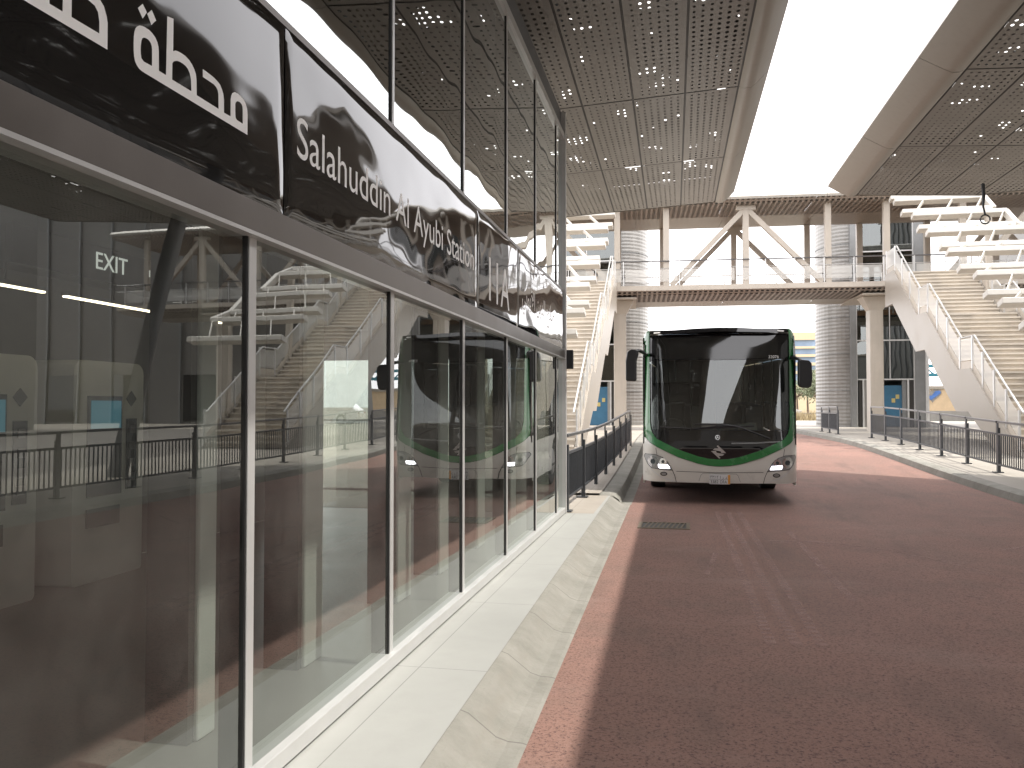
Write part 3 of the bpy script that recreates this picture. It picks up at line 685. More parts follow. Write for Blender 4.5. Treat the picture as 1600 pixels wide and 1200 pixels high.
# ------------------------------------------------------------------ stairs
PROF = [(36.6, 6.95), (35.2, 6.95), (31.9, 4.80), (30.8, 4.80), (27.5, 2.65), (26.4, 2.65), (22.9, .40)]
def pz(y):
    for (ya_, za), (yb_, zb) in zip(PROF, PROF[1:]):
        if yb_ <= y <= ya_: return za + (zb - za) * (ya_ - y) / (ya_ - yb_)
    return PROF[0][1] if y > PROF[0][0] else PROF[-1][1]
def stair(label, x0, x1, side):
    t = thing('staircase', label, 'staircase', ((x0 + x1) / 2, 29, .4))
    for i in (1, 3, 5):
        (ya_, za), (yb_, zb) = PROF[i], PROF[i + 1]; m = MB(); nz_ = MB(); n = 13
        for k in range(n):
            ya2 = ya_ + (yb_ - ya_) * k / n; yb2 = ya_ + (yb_ - ya_) * (k + 1) / n; z2 = za + (zb - za) * (k + 1) / n
            m.box(x0 + .13, x1 - .13, yb2 - .01, ya2, z2 + (za - zb) / n - .05, z2 + (za - zb) / n)
            nz_.box(x0 + .132, x1 - .132, yb2 - .05, yb2 - .011, z2 + (za - zb) / n - .05, z2 + (za - zb) / n + .003)
            m.box(x0 + .13, x1 - .13, yb2 - .01, yb2 + .02, z2 - .0, z2 + (za - zb) / n - .051)
        fl_ = m.build('step_flight', M['tread'], t); nz_.build('nosings', M['nosing'], fl_)
    for i in (0, 2, 4):
        (ya_, za), (yb_, zb) = PROF[i], PROF[i + 1]
        MB().box(x0 + .13, x1 - .13, yb_ - .03, ya_, za - .12, za + .001).build('landing', M['tread'], t)
    top = [(y, z + .12) for y, z in PROF]
    bot = [(22.2, .25), (22.35, .25)] + [(y - .25 if 0 < j < 6 else y, max(.25, z - 1.25)) for j, (y, z) in enumerate(reversed(PROF)) if j > 0]
    poly = top + [(22.5, .32)] + bot
    poly = top + [(22.3, .2), (23.9, .2)] + [(26.6, 1.50), (27.7, 1.50), (31.0, 3.62), (32.1, 3.62), (35.4, 5.75), (36.6, 5.75)]
    for x in (x0, x1):
        MB().prism(poly, lambda u, v, tt: (tt, u, v), x - .06 + (.06 if x == x0 else -.06), x + .06 + (.06 if x == x0 else -.06)).build('stringer', M['tan_panel'], t)
    und = [(23.9, .25), (26.6, 1.55), (27.7, 1.55), (31.0, 3.67), (32.1, 3.67), (35.4, 5.8), (36.6, 5.8)]
    m = MB(); m.sweep([(x0 + .125, 0), (x1 - .125, 0)], und, lambda x, z, yz: (x, yz[0], yz[1])); m.build('underside', M['tan_panel'], t)
    for x, inn in ((x0 + .06, 1), (x1 - .06, -1)):
        m = MB()   # kick panel
        for (ya_, za), (yb_, zb) in zip(PROF, PROF[1:]):
            m.add([(x, ya_, za + .12), (x, yb_, zb + .12), (x, yb_, zb + .34), (x, ya_, za + .34)], [(0, 1, 2, 3)])
        m.build('kick_plate', M['cream'], t)
        ysx = []
        for (ya_, za), (yb_, zb) in zip(PROF, PROF[1:]):
            n = max(1, round((ya_ - yb_) / .95))
            for k in range(n): ysx.append(ya_ - .06 + (yb_ - ya_ + .12) * k / n)
        ysx.append(PROF[-1][0] + .06)
        for y in ysx:
            MB().box(x - .02, x + .02, y - .045, y + .045, pz(y) + .10, pz(y) + 1.12).build('baluster', M['alu'], t)
        for ya_, yb_ in zip(ysx, ysx[1:]):
            if abs(ya_ - yb_) < .3: continue
            a, b = ya_ - .07, yb_ + .07
            MB().add([(x, a, pz(a) + .36), (x, b, pz(b) + .36), (x, b, pz(b) + 1.02), (x, a, pz(a) + 1.02)], [(0, 1, 2, 3)]).build('glass_panel', M['frost'], t)
        pts = [(x + inn * .08, y, z + 1.08) for y, z in PROF]
        MB().path(pts, .028, 8).build('handrail', M['alu'], t, smooth=True)
    return t
stair('cream staircase climbing to the bridge at the left, behind the station corner', -5.9, -2.85, -1)
stair('cream staircase climbing to the bridge at the right, above the railing', 8.2, 11.1, 1)

def shade(label, x0, x1, side):
    t = thing('louvre_shade', label, 'sun shade', ((x0 + x1) / 2, 29, 6))
    n = 13; LV = []
    for i in range(n):
        u = i / (n - 1); y = 35.6 + (22.6 - 35.6) * u; z = 10.05 + (3.7 - 10.05) * u + (.12 if i % 2 else -.05)
        LV.append((y, z))
        m = MB(); a = R(-14)
        m.obox(((x0 + x1) / 2 + side * (.1 if i % 3 == 0 else 0), y, z), ((x1 - x0) / 2, 0, 0), (0, .19 * math.cos(a), .19 * math.sin(a)), (0, -.085 * math.sin(a), .085 * math.cos(a)))
        m.build('louvre', M['white_steel'], t, bevel=.02)
    for i in range(n - 1):
        (ya_, za), (yb_, zb) = LV[i], LV[i + 1]
        for k in range(3):
            f = .12 + .33 * k + (.06 if i % 2 else 0)
            xb = (x0 + (x1 - x0) * f) if side > 0 else (x1 - (x1 - x0) * f)
            xa = xb + side * .55
            MB().bar((xa, ya_, za + .05), (xb, yb_, zb + .09), .03, .11).build('brace', M['white_steel'], t)
    xo = x1 if side > 0 else x0
    for i in range(0, n - 1):
        (ya_, za), (yb_, zb) = LV[i], LV[i + 1]
        if i % 3 == 2: continue
        MB().bar((xo + side * .08, ya_ - .05, za), (xo + side * .08, yb_, zb), .16, .24).build('spine', M['white_steel'], t, bevel=.015)
    for y in (33.4, 28.6, 24.2):
        zt_ = 10.05 + (3.7 - 10.05) * (35.6 - y) / 13.0
        xo2 = x1 - .12 if side > 0 else x0 + .12
        MB().box(xo2 - .1, xo2 + .1, y - .1, y + .1, pz(y) + .1, zt_).build('post', M['cream'], t, bevel=.01)
    return t
shade('white stepped louvre frame over the left staircase', -6.0, -2.75, -1)
shade('white stepped louvre frame over the right staircase', 8.1, 11.2, 1)

# ------------------------------------------------------------------ footbridge (local frame, x along the span)
br = thing('footbridge', 'cream steel footbridge with V braces spanning the road behind the bus', 'footbridge', (0, 37.0, 0), (0, 0, R(3.6)), local=True)
BX0, BX1 = -10.0, 26.0; DZ = 6.95; BW = 4.6
def segs(a, b, n): return [(a + (b - a) * i / n, a + (b - a) * (i + 1) / n) for i in range(n)]
MB().box(BX0, BX1, 0, BW, DZ - .08, DZ).build('deck', M['wood'], br)
MB().prism([(-.06, DZ - .2), (-.06, DZ + .02), (.02, DZ + .02), (.02, DZ - .2)], lambda u, v, t_: (t_, u, v), BX0, BX1).build('deck_edge', M['cream'], br)
for a, b in segs(BX0, BX1, 9):
    m = MB(); m.sweep([(-.05, DZ - .2), (.35, DZ - .36), (2.2, DZ - .42)], [a + .01, b - .01], lambda u, v, x: (x, u, v)); m.build('deck_soffit', M['grid_soffit'], br)
    m = MB(); m.sweep([(2.2, DZ - .425), (BW - .3, DZ - .42), (BW + .1, DZ - .2)], [a + .01, b - .01], lambda u, v, x: (x, u, v)); m.build('belly_panel', M['tan_panel'], br)
MB().box(BX0, BX1, .05, BW, DZ - .19, DZ - .085).build('deck_void', M['int_dark'], br)
RZ = 10.42
for a, b in segs(BX0, BX1, 9):
    m = MB(); m.sweep([(-.55, RZ + .14), (-.3, RZ), (1.9, RZ - .05)], [a + .008, b - .008], lambda u, v, x: (x, u, v)); m.build('roof_soffit', M['grid_soffit'], br)
    m = MB(); m.sweep([(1.9, RZ - .055), (BW - .1, RZ - .03)], [a + .008, b - .008], lambda u, v, x: (x, u, v)); m.build('ceiling_panel', M['tan_panel'], br)
    m = MB(); m.sweep([(BW - .1, RZ - .03), (BW + .5, RZ + .1)], [a + .008, b - .008], lambda u, v, x: (x, u, v)); m.build('roof_soffit', M['grid_soffit'], br)
    m = MB(); m.sweep([(-.55, RZ + .145), (-.6, RZ + .24), (-.5, RZ + .36), (1.5, RZ + .62), (BW - .6, RZ + .6), (BW + .5, RZ + .36), (BW + .5, RZ + .1)], [a + .004, b - .004], lambda u, v, x: (x, u, v)); m.build('roof_panel', M['white_steel'], br, smooth=True)
# truss
PX = [-9.3, -6.0, -2.85, -.70, 2.72, 6.15, 8.55, 11.6, 14.6, 17.8, 21.0, 24.2]
for y in (.16, BW - .25):
    for x in PX: MB().box(x - .13, x + .13, y - .12, y + .12, DZ, RZ + (-.0 if y < 1 else -.05)).build('post', M['cream'], br, bevel=.012)
    for xa, xb in ((2.72, -.70), (2.72, 6.15), (-6.0, -2.85), (-6.0, -9.3), (14.6, 11.6), (14.6, 17.8), (21.0, 17.8), (21.0, 24.2)):
        d = 1 if xb > xa else -1
        MB().bar((xa + d * .12, y, RZ - .22), (xb - d * .22, y, DZ + .05), .2, .22).build('brace', M['cream'], br, bevel=.012)
    for x in (2.72, 14.6, 21.0): MB().box(x - .42, x + .42, y - .13, y + .13, RZ - .2, RZ - .01).build('gusset', M['cream'], br, bevel=.012)
ry = -.02
for y in (.0, BW - .05):
    for z, r in ((DZ + 1.1, .03), (DZ + .78, .015)):
        MB().tube((BX0, y, z), (BX1, y, z), r, n=6).build('handrail', M['rail_top'] if z > DZ + 1 else M['alu'], br)
    xs_ = [-9.9 + 1.22 * k for k in range(30)]
    for k, x in enumerate(xs_):
        if not (y > 1 and (x < -4)): MB().box(x - .02, x + .02, y - .03, y + .03, DZ + .0, DZ + 1.1).build('rail_post', M['alu'], br)
        if k < 29 and y < 1: MB().quad((x + .08, y, DZ + .2), (x + 1.14, y, DZ + .2), (x + 1.14, y, DZ + .74), (x + .08, y, DZ + .74)).build('mesh_panel', M['frost'], br)
MB().box(BX0, BX1, BW - .12, BW - .08, DZ + .0, DZ + .24).build('kick_board', M['wood'], br)
for x in (-2.75, 8.35, 20.5):
    t_ = MB(); zb = gz(38) + .12
    y = 1.3
    t_.add([(x + a * .28, y + b * .32, zb) for a, b in ((-1, -1), (1, -1), (1, 1), (-1, 1))] + [(x + a * .28, y + b * .32, DZ - 1.1) for a, b in ((-1, -1), (1, -1), (1, 1), (-1, 1))] + [(x + a * .62, y + b * .5, DZ - .5) for a, b in ((-1, -1), (1, -1), (1, 1), (-1, 1))],
           [(0, 1, 5, 4), (1, 2, 6, 5), (2, 3, 7, 6), (3, 0, 4, 7), (4, 5, 9, 8), (5, 6, 10, 9), (6, 7, 11, 10), (7, 4, 8, 11), (8, 9, 10, 11), (3, 2, 1, 0)])
    t_.build('column', M['cream'], br, bevel=.03)
    MB().box(x - .75, x + .75, .3, BW - .4, DZ - .5, DZ - .43).build('crosshead', M['cream'], br)

# ------------------------------------------------------------------ lift towers
def tower(label, s, xr):
    """xr = road side x; tower extends away from the road in direction s"""
    Yf = 46.2; gzv = gz(46) + .15; H = 12.2
    t = thing('lift_tower', label, 'lift tower', (xr + s * 2.6, Yf + 2.5, gzv))
    X = lambda u: xr + s * u
    m = MB(); nrib = 62; prof = []
    for i in range(nrib * 2 + 1): prof.append((.014 if i % 2 else 0, gzv + H * i / (nrib * 2)))
    arc_ = [(1.4 - 1.4 * math.cos(R(a)), 2.4 - 2.1 * math.sin(R(a))) for a in range(90, -91, -9)]
    na = len(arc_); vs = []
    for off, z in prof:
        for u, v in arc_:
            du, dv = 1.4 - u, 2.4 - v; L = math.hypot(du, dv); vs.append((X(u + du / L * off), Yf + v + dv / L * off, z))
    m.add(vs, [(j * na + i, j * na + i + 1, (j + 1) * na + i + 1, (j + 1) * na + i) for j in range(len(prof) - 1) for i in range(na - 1)])
    m.build('corrugated_cladding', M['corrugated'], t)
    for k in range(1, 6):
        m = MB(); zz_ = gzv + k * 1.95
        for (u, v), (u2, v2) in zip(arc_, arc_[1:]): m.bar((X(u * 1.0 - .0), Yf + v - .008, zz_), (X(u2), Yf + v2 - .008, zz_), .03, .03)
        m.build('cladding_joint', M['tower_grey'], t)
    bx = lambda u0, u1, y0, y1, z0, z1: MB().box(min(X(u0), X(u1)), max(X(u0), X(u1)), Yf + y0, Yf + y1, gzv + z0, gzv + z1)
    bx(1.4, 1.68, .0, .5, 0, H).build('pilaster', M['tower_grey'], t)
    bx(4.55, 5.0, .0, .5, 0, H).build('pilaster', M['tower_grey'], t)
    bx(5.0, 5.15, -.1, .05, 0, H).build('downpipe', M['alu'], t)
    bx(1.4, 5.0, 4.3, 4.5, 0, H).build('rear_wall', M['tower_grey'], t)
    bx(4.9, 5.0, .5, 4.3, 0, H).build('side_wall', M['tower_grey'], t)
    bx(1.58, 1.68, .5, 4.3, 2.6, H).build('shaft_wall', M['int_dark'], t)
    bx(0.4, 5.1, .3, 4.6, H, H + .25).build('roof', M['tower_grey'], t)
    for z0, z1 in ((2.55, 4.6), (4.6, 6.9), (6.9, 9.3), (9.3, 12.0)):
        f = bx(1.68, 4.55, .18, .22, z1 - .07, z1).build('glazing_bar', M['alu'], t)
        bx(1.73, 4.5, .24, .245, z0, z1 - .07).build('glass_pane', M['tower_glass'], t)
    for u in (1.68, 4.49): bx(u, u + .06, .16, .22, 0, H - .1).build('glazing_bar', M['alu'], t)
    bx(3.33, 3.37, .19, .22, 2.55, H - .1).build('glazing_bar', M['alu'], t)
    bx(1.68, 4.55, .15, .22, 2.48, 2.55).build('door_head', M['alu'], t)
    # entrance
    bx(1.8, 1.98, .2, .24, .02, 2.48).build('side_light', M['int_dark'], t); bx(4.25, 4.49, .2, .24, .02, 2.48).build('side_light', M['int_dark'], t)
    for u in (1.98, 4.17): bx(u, u + .08, .14, .24, .0, 2.48).build('door_frame', M['alu'], t)
    bx(2.06, 2.2, .2, .4, .0, 2.48).build('jamb', M['corrugated'], t)
    d = bx(2.2, 3.95, .4, .45, .05, 2.2).build('door', M['blue_door'], t)
    for u, z in ((2.35, 1.35), (2.62, 1.1), (3.45, 1.3), (3.65, 1.5)): bx(u, u + .17, .385, .399, z, z + .22).build('notice', M['yellow'], d)
    bx(3.95, 4.17, .3, .5, 0, 2.48).build('jamb', M['tower_grey'], t)
    # lift car seen through the glass
    c = bx(2.5, 4.3, .9, 2.6, 9.4, 11.6).build('lift_car', M['pillar'], t); bx(2.6, 4.2, .88, .895, 9.6, 11.2).build('car_window', M['screen_dark'], c)
    m = MB()
    for k in range(6): m.box(min(X(2.2), X(4.5)), max(X(2.2), X(4.5)), Yf + 2.8, Yf + 3.0, gzv + 2.6 + k * 1.9, gzv + 2.75 + k * 1.9)
    m.build('shaft_beams', M['rail_top'], t)
    return t
tower('grey lift tower with corrugated curved side, behind the right end of the bridge', 1, 7.25)
tower('grey lift tower with blue doors, behind the left staircase', -1, -1.95)
MB_ = None

# ------------------------------------------------------------------ bus
bus = thing('city_bus', 'white and green city bus with black glass front parked facing the camera', 'bus', (.585, 14.35, -.05), (R(1.75), 0, R(.7)), local=True)
def bz(cy): return 1.70 - (cy / 4.139 - 145) * .010765
def bx_(cx): return (cx - 721.5) / 397.0
def bp(p): return (bx_(p[0]), bz(p[1]))
def yf(x, z):
    a = min(1, abs(x) / 1.275); y = .018 * a * a + .30 * a ** 14
    if z > 1.0: y += (z - 1.0) * .10 + max(0, z - 2.75) ** 2 * .9
    if z < .75: y += (.75 - z) ** 2 * .25
    return y
def sym(left):   # left half outline (top to bottom ...) mirrored
    return left + [(1443 - x, y) for x, y in reversed(left)]
def patch(name, pts, m, parent, off=0, grid=.07, thick=0, crop=True):
    P = [bp(p) for p in pts] if crop else pts
    # densify the border
    D = []
    for i in range(len(P)):
        a, b = P[i], P[(i + 1) % len(P)]; n = max(1, int(math.hypot(b[0] - a[0], b[1] - a[1]) / grid))
        D += [(a[0] + (b[0] - a[0]) * k / n, a[1] + (b[1] - a[1]) * k / n) for k in range(n)]
    def inside(p):
        c = False
        for i in range(len(D)):
            a, b = D[i], D[(i + 1) % len(D)]
            if (a[1] > p[1]) != (b[1] > p[1]) and p[0] < (b[0] - a[0]) * (p[1] - a[1]) / (b[1] - a[1]) + a[0]: c = not c
        return c
    xs = [p[0] for p in D]; zs = [p[1] for p in D]; V = [Vector(p) for p in D]; nb = len(V)
    x = min(xs) + grid / 2
    while x < max(xs):
        z = min(zs) + grid / 2
        while z < max(zs):
            if inside((x, z)) and min(math.hypot(x - d[0], z - d[1]) for d in D) > grid * .4: V.append(Vector((x, z)))
            z += grid
        x += grid
    r = geometry.delaunay_2d_cdt(V, [(i, (i + 1) % nb) for i in range(nb)], [], 0, 1e-5)
    F = [f for f in r[2] if inside(sum((r[0][i] for i in f), Vector((0, 0))) / len(f))]
    mb = MB(); mb.add([(p[0], yf(p[0], p[1]) - off, p[1]) for p in r[0]], F)
    if thick:
        mb.add([(d[0], yf(*d) - off, d[1]) for d in D] + [(d[0], yf(*d) - off + thick, d[1]) for d in D], [(i, (i + 1) % nb, nb + (i + 1) % nb, nb + i) for i in range(nb)])
    return mb.build(name, m, parent, smooth=True, weld=True)
inner = [(266, 700), (270, 740), (281, 775), (310, 812), (450, 878), (580, 922), (650, 937), (721, 942)]
outer = [(214, 700), (218, 748), (232, 804), (262, 835), (320, 868), (450, 928), (580, 968), (650, 981), (721, 986)]
topL = [(262, 100), (340, 98), (440, 97), (580, 88), (721, 85)]
# black glossy cap above the destination glass
cap = topL + [(1443 - x, y) for x, y in reversed(topL[:-1])] + [(1181, 126), (262, 126)]
patch('front_cap', cap, M['black_glass'], bus)
patch('destination_glass', [(262, 128), (1181, 128), (1181, 298), (262, 298)], M['black_glass'], bus)
M['matt_screen'] = bg_mat('destination_screen', (.016, .016, .015), .05, 1.65)
patch('destination_screen', [(300, 152), (1105, 152), (1105, 288), (300, 288)], M['matt_screen'], bus, off=.003)
patch('windscreen', [(262, 300), (1181, 300), (1181, 700), (1177, 740), (1172, 752), (271, 752), (266, 740), (262, 700)], M['windscreen'], bus)
lowm = [(272, 754), (278, 775), (310, 812), (450, 878), (580, 922), (650, 937), (721, 942)]
patch('front_mask', lowm + [(1443 - x, y) for x, y in reversed(lowm[:-1])], M['black_glass'], bus)
fl = [(214, 200), (217, 155), (227, 122), (244, 103), (262, 97)]
U = fl + inner + [(1443 - x, y) for x, y in reversed(inner[:-1])] + [(1443 - x, y) for x, y in reversed(fl)] + [(1443 - x, y) for x, y in outer[:-1]] + [(x, y) for x, y in reversed(outer)]
patch('green_trim', U, M['bus_green'], bus, off=.022, grid=.05, thick=.05)
white = [(x, y + 3) for x, y in outer[2:]]
wl = [(214, 806)] + white
W_ = wl + [(1443 - x, y) for x, y in reversed(wl[:-1])] + [(1443 - 214, 1092), (1443 - 400, 1093), (721, 1096), (400, 1093), (214, 1092)]
bumper = patch('bumper', W_, M['bus_white'], bus, off=.012, grid=.06, thick=.06)
# body seams
def line(pts, wd, m, parent, name, off):
    P = [bp(p) for p in pts]; mb = MB()
    for a, b in zip(P, P[1:]):
        n = max(1, int(math.hypot(b[0] - a[0], b[1] - a[1]) / .05))
        for k in range(n):
            u = [(a[0] + (b[0] - a[0]) * t_ / n, a[1] + (b[1] - a[1]) * t_ / n) for t_ in (k, k + 1)]
            dx, dz = u[1][0] - u[0][0], u[1][1] - u[0][1]; L = math.hypot(dx, dz); nx, nz = -dz / L * wd / 2, dx / L * wd / 2
            mb.add([(p[0] + s_ * nx, yf(p[0] + s_ * nx, p[1] + s_ * nz) - off, p[1] + s_ * nz) for p in u for s_ in (-1, 1)], [(0, 1, 3, 2)])
    return mb.build(name, m, parent)
for sgn in (0, 1):
    mir = (lambda P: [(1443 - x, y) for x, y in P]) if sgn else (lambda P: P)
    line(mir([(305, 872), (312, 918)]), .008, M['text_dark'], bumper, 'panel_gap', .0145)
    line(mir([(412, 1010), (430, 1052), (440, 1094)]), .010, M['text_dark'], bumper, 'panel_gap', .0145)
    line(mir([(240, 962), (280, 1020), (340, 1062), (425, 1088)]), .018, M['car_white'], bumper, 'crease', .016)
    hl = mir([(224, 930), (232, 914), (300, 914), (350, 932), (385, 965), (414, 1016), (330, 1010), (275, 1004), (245, 975)])
    h = patch('headlight', hl, M['rim'], bus, off=.018, grid=.04)
    hl2 = [(x + (4 if x < 721 else -4) * (1 if abs(x - 721) > 400 else -1), y) for x, y in hl]
    for cx, cy, r_ in ((284, 960, 36), (352, 960, 24)):
        cx = 1443 - cx if sgn else cx
        circ = [(cx + r_ * math.cos(a * .393), cy + r_ * math.sin(a * .393)) for a in range(16)]
        patch('reflector', circ, M['chrome'], h, off=.022, grid=.05)
        patch('bulb', [(cx + r_ * .45 * math.cos(a * .393), cy + r_ * .45 * math.sin(a * .393)) for a in range(16)], M['screen_dark'], h, off=.027, grid=.05)
    patch('running_lamp', mir([(320, 978), (384, 982), (398, 1003), (326, 1000)]), M['lamp_on'], h, off=.028, grid=.05)
    line(hl + [hl[0]], .008, M['text_dark'], h, 'lens_rim', .0205)
    fx, fy = (1443 - 357 if sgn else 357), 1040
    fg = patch('fog_lamp', [(fx + 24 * math.cos(a * .393), fy + 14 * math.sin(a * .393)) for a in range(16)], M['text_dark'], bus, off=.016, grid=.05)
    patch('fog_lens', [(fx + 17 * math.cos(a * .393), fy + 9 * math.sin(a * .393)) for a in range(16)], M['rim'], fg, off=.02, grid=.05)
    # marker lamps on the cap
    patch('marker_lamp', mir([(292, 110), (336, 107), (336, 117), (292, 120)]), M['letter'], bus, off=.006, grid=.05)
line([(440, 1022), (721, 1027), (1003, 1022)], .008, M['text_dark'], bumper, 'panel_gap', .0145)
line([(588, 1085), (600, 1046), (612, 1034), (830, 1034), (842, 1046), (856, 1085)], .006, M['rail_top'], bumper, 'plate_recess', .0145)
line([(292, 410), (300, 450), (1150, 450)], .002, M['text_dark'], bus, 'tint_line', .002) if False else None
# number plate
zp = bz(1069); pl = MB().box(-.165, .175, -.03, -.014, zp - .082, zp + .082).build('number_plate', M['car_white'], bus, bevel=.004)
MB().box(.135, .172, -.034, -.0305, zp - .076, zp + .076).build('plate_band', M['orange'], pl)
text_part('plate_text', '3382', pl, M['text_dark'], (-.15, -.0312, zp - .066), (1, 0, 0), (0, 0, 1), height=.055, width=.13, extr=.001)
text_part('plate_text', 'DRA', pl, M['text_dark'], (.01, -.0312, zp - .066), (1, 0, 0), (0, 0, 1), height=.055, width=.11, extr=.001)
text_part('plate_text', '\u0663\u0663\u0668\u0662', pl, M['text_dark'], (-.15, -.0312, zp + .012), (1, 0, 0), (0, 0, 1), height=.055, width=.13, extr=.001)
text_part('plate_text', '\u0627 \u0631 \u062f', pl, M['text_dark'], (.01, -.0312, zp + .012), (1, 0, 0), (0, 0, 1), height=.05, width=.11, extr=.001)
MB().box(-.163, .133, -.0318, -.0305, zp - .002, zp + .002).build('plate_text', M['text_dark'], pl)
# fleet number, operator emblem, maker star (round badge)
text_part('fleet_number', '32076', bus, M['letter'], (bx_(1045), yf(.9, bz(285)) - .014, bz(291)), (1, 0, 0), (0, .075, 1), height=.05, width=.165, extr=.002)
e1 = [(350, 388), (490, 518), (408, 523), (395, 490), (265, 465), (300, 437), (362, 437), (330, 402)]
ec = lambda p: ((p[0] - 361) / 10.91 * 4.139 + 717, (p[1] - 502) / 10.91 * 4.139 + 894)
M['emblem'] = pm('emblem_silver', (.36, .33, .31), .4)
patch('emblem', [ec(p) for p in e1], M['emblem'], bus, off=.004, grid=.05); patch('emblem', [ec((722 - x, 1004 - y)) for x, y in e1], M['emblem'], bus, off=.004, grid=.05)
sc_ = (711, 800)
ring = [(sc_[0] + 14 * math.cos(a * .393), sc_[1] + 14 * math.sin(a * .393)) for a in range(16)]
line(ring + [ring[0]], .008, M['chrome'], bus, 'badge', .006)
for k in range(3):
    a = R(-90 + 120 * k); line([sc_, (sc_[0] + 14 * math.cos(a), sc_[1] + 14 * math.sin(a))], .008, M['chrome'], bus, 'badge', .006)
line([(800, 838), (960, 834), (1110, 824)], .022, M['tower_grey'], bus, 'mask_strip', .003)
# wipers
wp = lambda x, y, o=.05: (bx_(x), yf(bx_(x), bz(y)) - o, bz(y))
for P in ([(560, 716), (760, 716), (860, 735), (1045, 805)], [(330, 735), (560, 745), (700, 728), (850, 722)]):
    MB().path([wp(x, y) for x, y in P], .012, 6).build('wiper', M['black_plastic'], bus, smooth=True)
MB().bar(wp(600, 742, .035), wp(945, 726, .035), .02, .025).build('wiper', M['black_plastic'], bus)
# mirrors
def mirror(P, armpts, name):
    poly = [(bx_(x), bz(y)) for x, y in P]
    o = MB().prism(poly, lambda u, v, t_: (u, t_, v), -.30, -.12).build('mirror', M['black_plastic'], bus, bevel=.035, seg=3)
    MB().path([(bx_(x), yv, bz(y)) for x, y, yv in armpts], .03, 8).build('mirror_arm', M['black_plastic'], o, smooth=True)
mirror([(112, 300), (122, 245), (150, 227), (195, 232), (196, 260), (184, 300), (182, 436), (112, 432)], [(160, 240, -.2), (200, 236, -.16), (224, 246, .05), (240, 262, .3)], 'l')
mirror([(1212, 318), (1225, 306), (1275, 310), (1292, 330), (1296, 420), (1290, 470), (1270, 484), (1222, 478), (1212, 460)], [(1250, 330, -.2), (1222, 300, -.1), (1205, 290, .1), (1190, 290, .3)], 'r')
# body shell
BL = 12.0; zs0, zw0, zw1, zr = .36, 1.05, 2.55, 2.89
ys_ = .34
def arch(xs, m):
    pass
AX = [(2.75, .50), (8.6, .50)]
for s_ in (-1, 1):
    x = 1.275 * s_
    # side panel with wheel arches (outline in y,z)
    out = [(ys_, zs0)]
    for ay, ar_ in AX:
        out += [(ay - ar_ - .02, zs0)] + [(ay - (ar_ + .02) * math.cos(R(a)), .48 + (ar_ + .02) * math.sin(R(a))) for a in range(0, 181, 15)] + [(ay + ar_ + .02, zs0)]
    out += [(BL, zs0), (BL, zw0), (ys_, zw0)]
    MB().prism(out, lambda u, v, t_: (t_, u, v), x - .03 * s_, x).build('side_panel', M['bus_white'], bus)
    MB().prism([(ys_, zw0), (ys_, zw1), (ys_ + .35, zr), (ys_ + .1, zr), (ys_ - .05, zw1), (ys_ - .09, zw0)], lambda u, v, t_: (t_, u, v), x - .04 * s_, x - .005 * s_).build('corner_post', M['black_gloss'], bus)
    wy = [ys_ + .03, 1.75, 3.6, 5.4, 7.2, 9.0, 10.8, BL - .1]
    for a, b in zip(wy, wy[1:]): MB().box(min(x, x - .012 * s_), max(x, x - .012 * s_), a + .02, b - .02, zw0 + .02, zw1 - .02).build('side_window', M['side_glass'], bus)
    MB().box(min(x - .03 * s_, x - .014 * s_), max(x - .03 * s_, x - .014 * s_), ys_, BL, zw1 - .0, zr - .12).build('cant_panel', M['bus_white'], bus)
    m = MB()
    for a in wy: m.box(min(x - .03 * s_, x - .016 * s_), max(x - .03 * s_, x - .016 * s_), a - .05, a + .05, zw0, zw1)
    m.build('window_pillars', M['black_plastic'], bus)
    for ay, ar_ in AX:
        wx = (1.20 if s_ > 0 else -1.20)
        o = MB().tube((wx - .28 * s_, ay, .48), (wx, ay, .48), .48, n=28).build('wheel', M['rubber'], bus, smooth=True, bevel=.03)
        MB().tube((wx - .02 * s_, ay, .48), (wx + .012 * s_, ay, .48), .30, .26, n=20).build('rim', M['rim'], o, smooth=True)
    # roof corner lamps / pods
    MB().box(min(s_ * 1.02, s_ * 1.2), max(s_ * 1.02, s_ * 1.2), .55, 3.0, zr + .04, zr + .135).build('roof_pod', M['tan_panel'], bus, bevel=.05, seg=3)
# roof as a curved sheet, running forward to the cap
m = MB(); rp = [(-1.275, zr - .14), (-1.25, zr - .02), (-1.15, zr + .06), (-.8, zr + .105), (0, zr + .13), (.8, zr + .105), (1.15, zr + .06), (1.25, zr - .02), (1.275, zr - .14)]
m.sweep(rp, [.42, .9, 4, 8, BL], lambda u, v, y: (u, y, v - (.035 if y < .5 else 0))); m.build('roof', M['bus_white'], bus, smooth=True)
m = MB(); m.sweep([(u * .998, v - .005) for u, v in rp], [.12, .46], lambda u, v, y: (u, y + .28 * abs(u / 1.275) ** 6 * (1 if y < .2 else 0), v - (.05 if y < .2 else .035))); m.build('roof_front', M['black_gloss'], bus, smooth=True)
MB().box(-1.1, 1.1, 3.5, 7.5, zr + .1, zr + .3).build('roof_unit', M['bus_white'], bus, bevel=.08, seg=3)
MB().box(-1.26, 1.26, BL - .02, BL + .02, zs0, zr).build('rear_panel', M['bus_white'], bus)
MB().box(-1.23, 1.23, .38, BL - .05, .40, .44).build('floor', M['int_dark'], bus)
MB().box(-1.2, 1.2, 2.0, 9.4, .25, .39).build('chassis', M['black_plastic'], bus)
MB().box(-1.24, 1.24, .5, BL - .05, zr - .1, zr - .07).build('ceiling', M['int_dark'], bus)
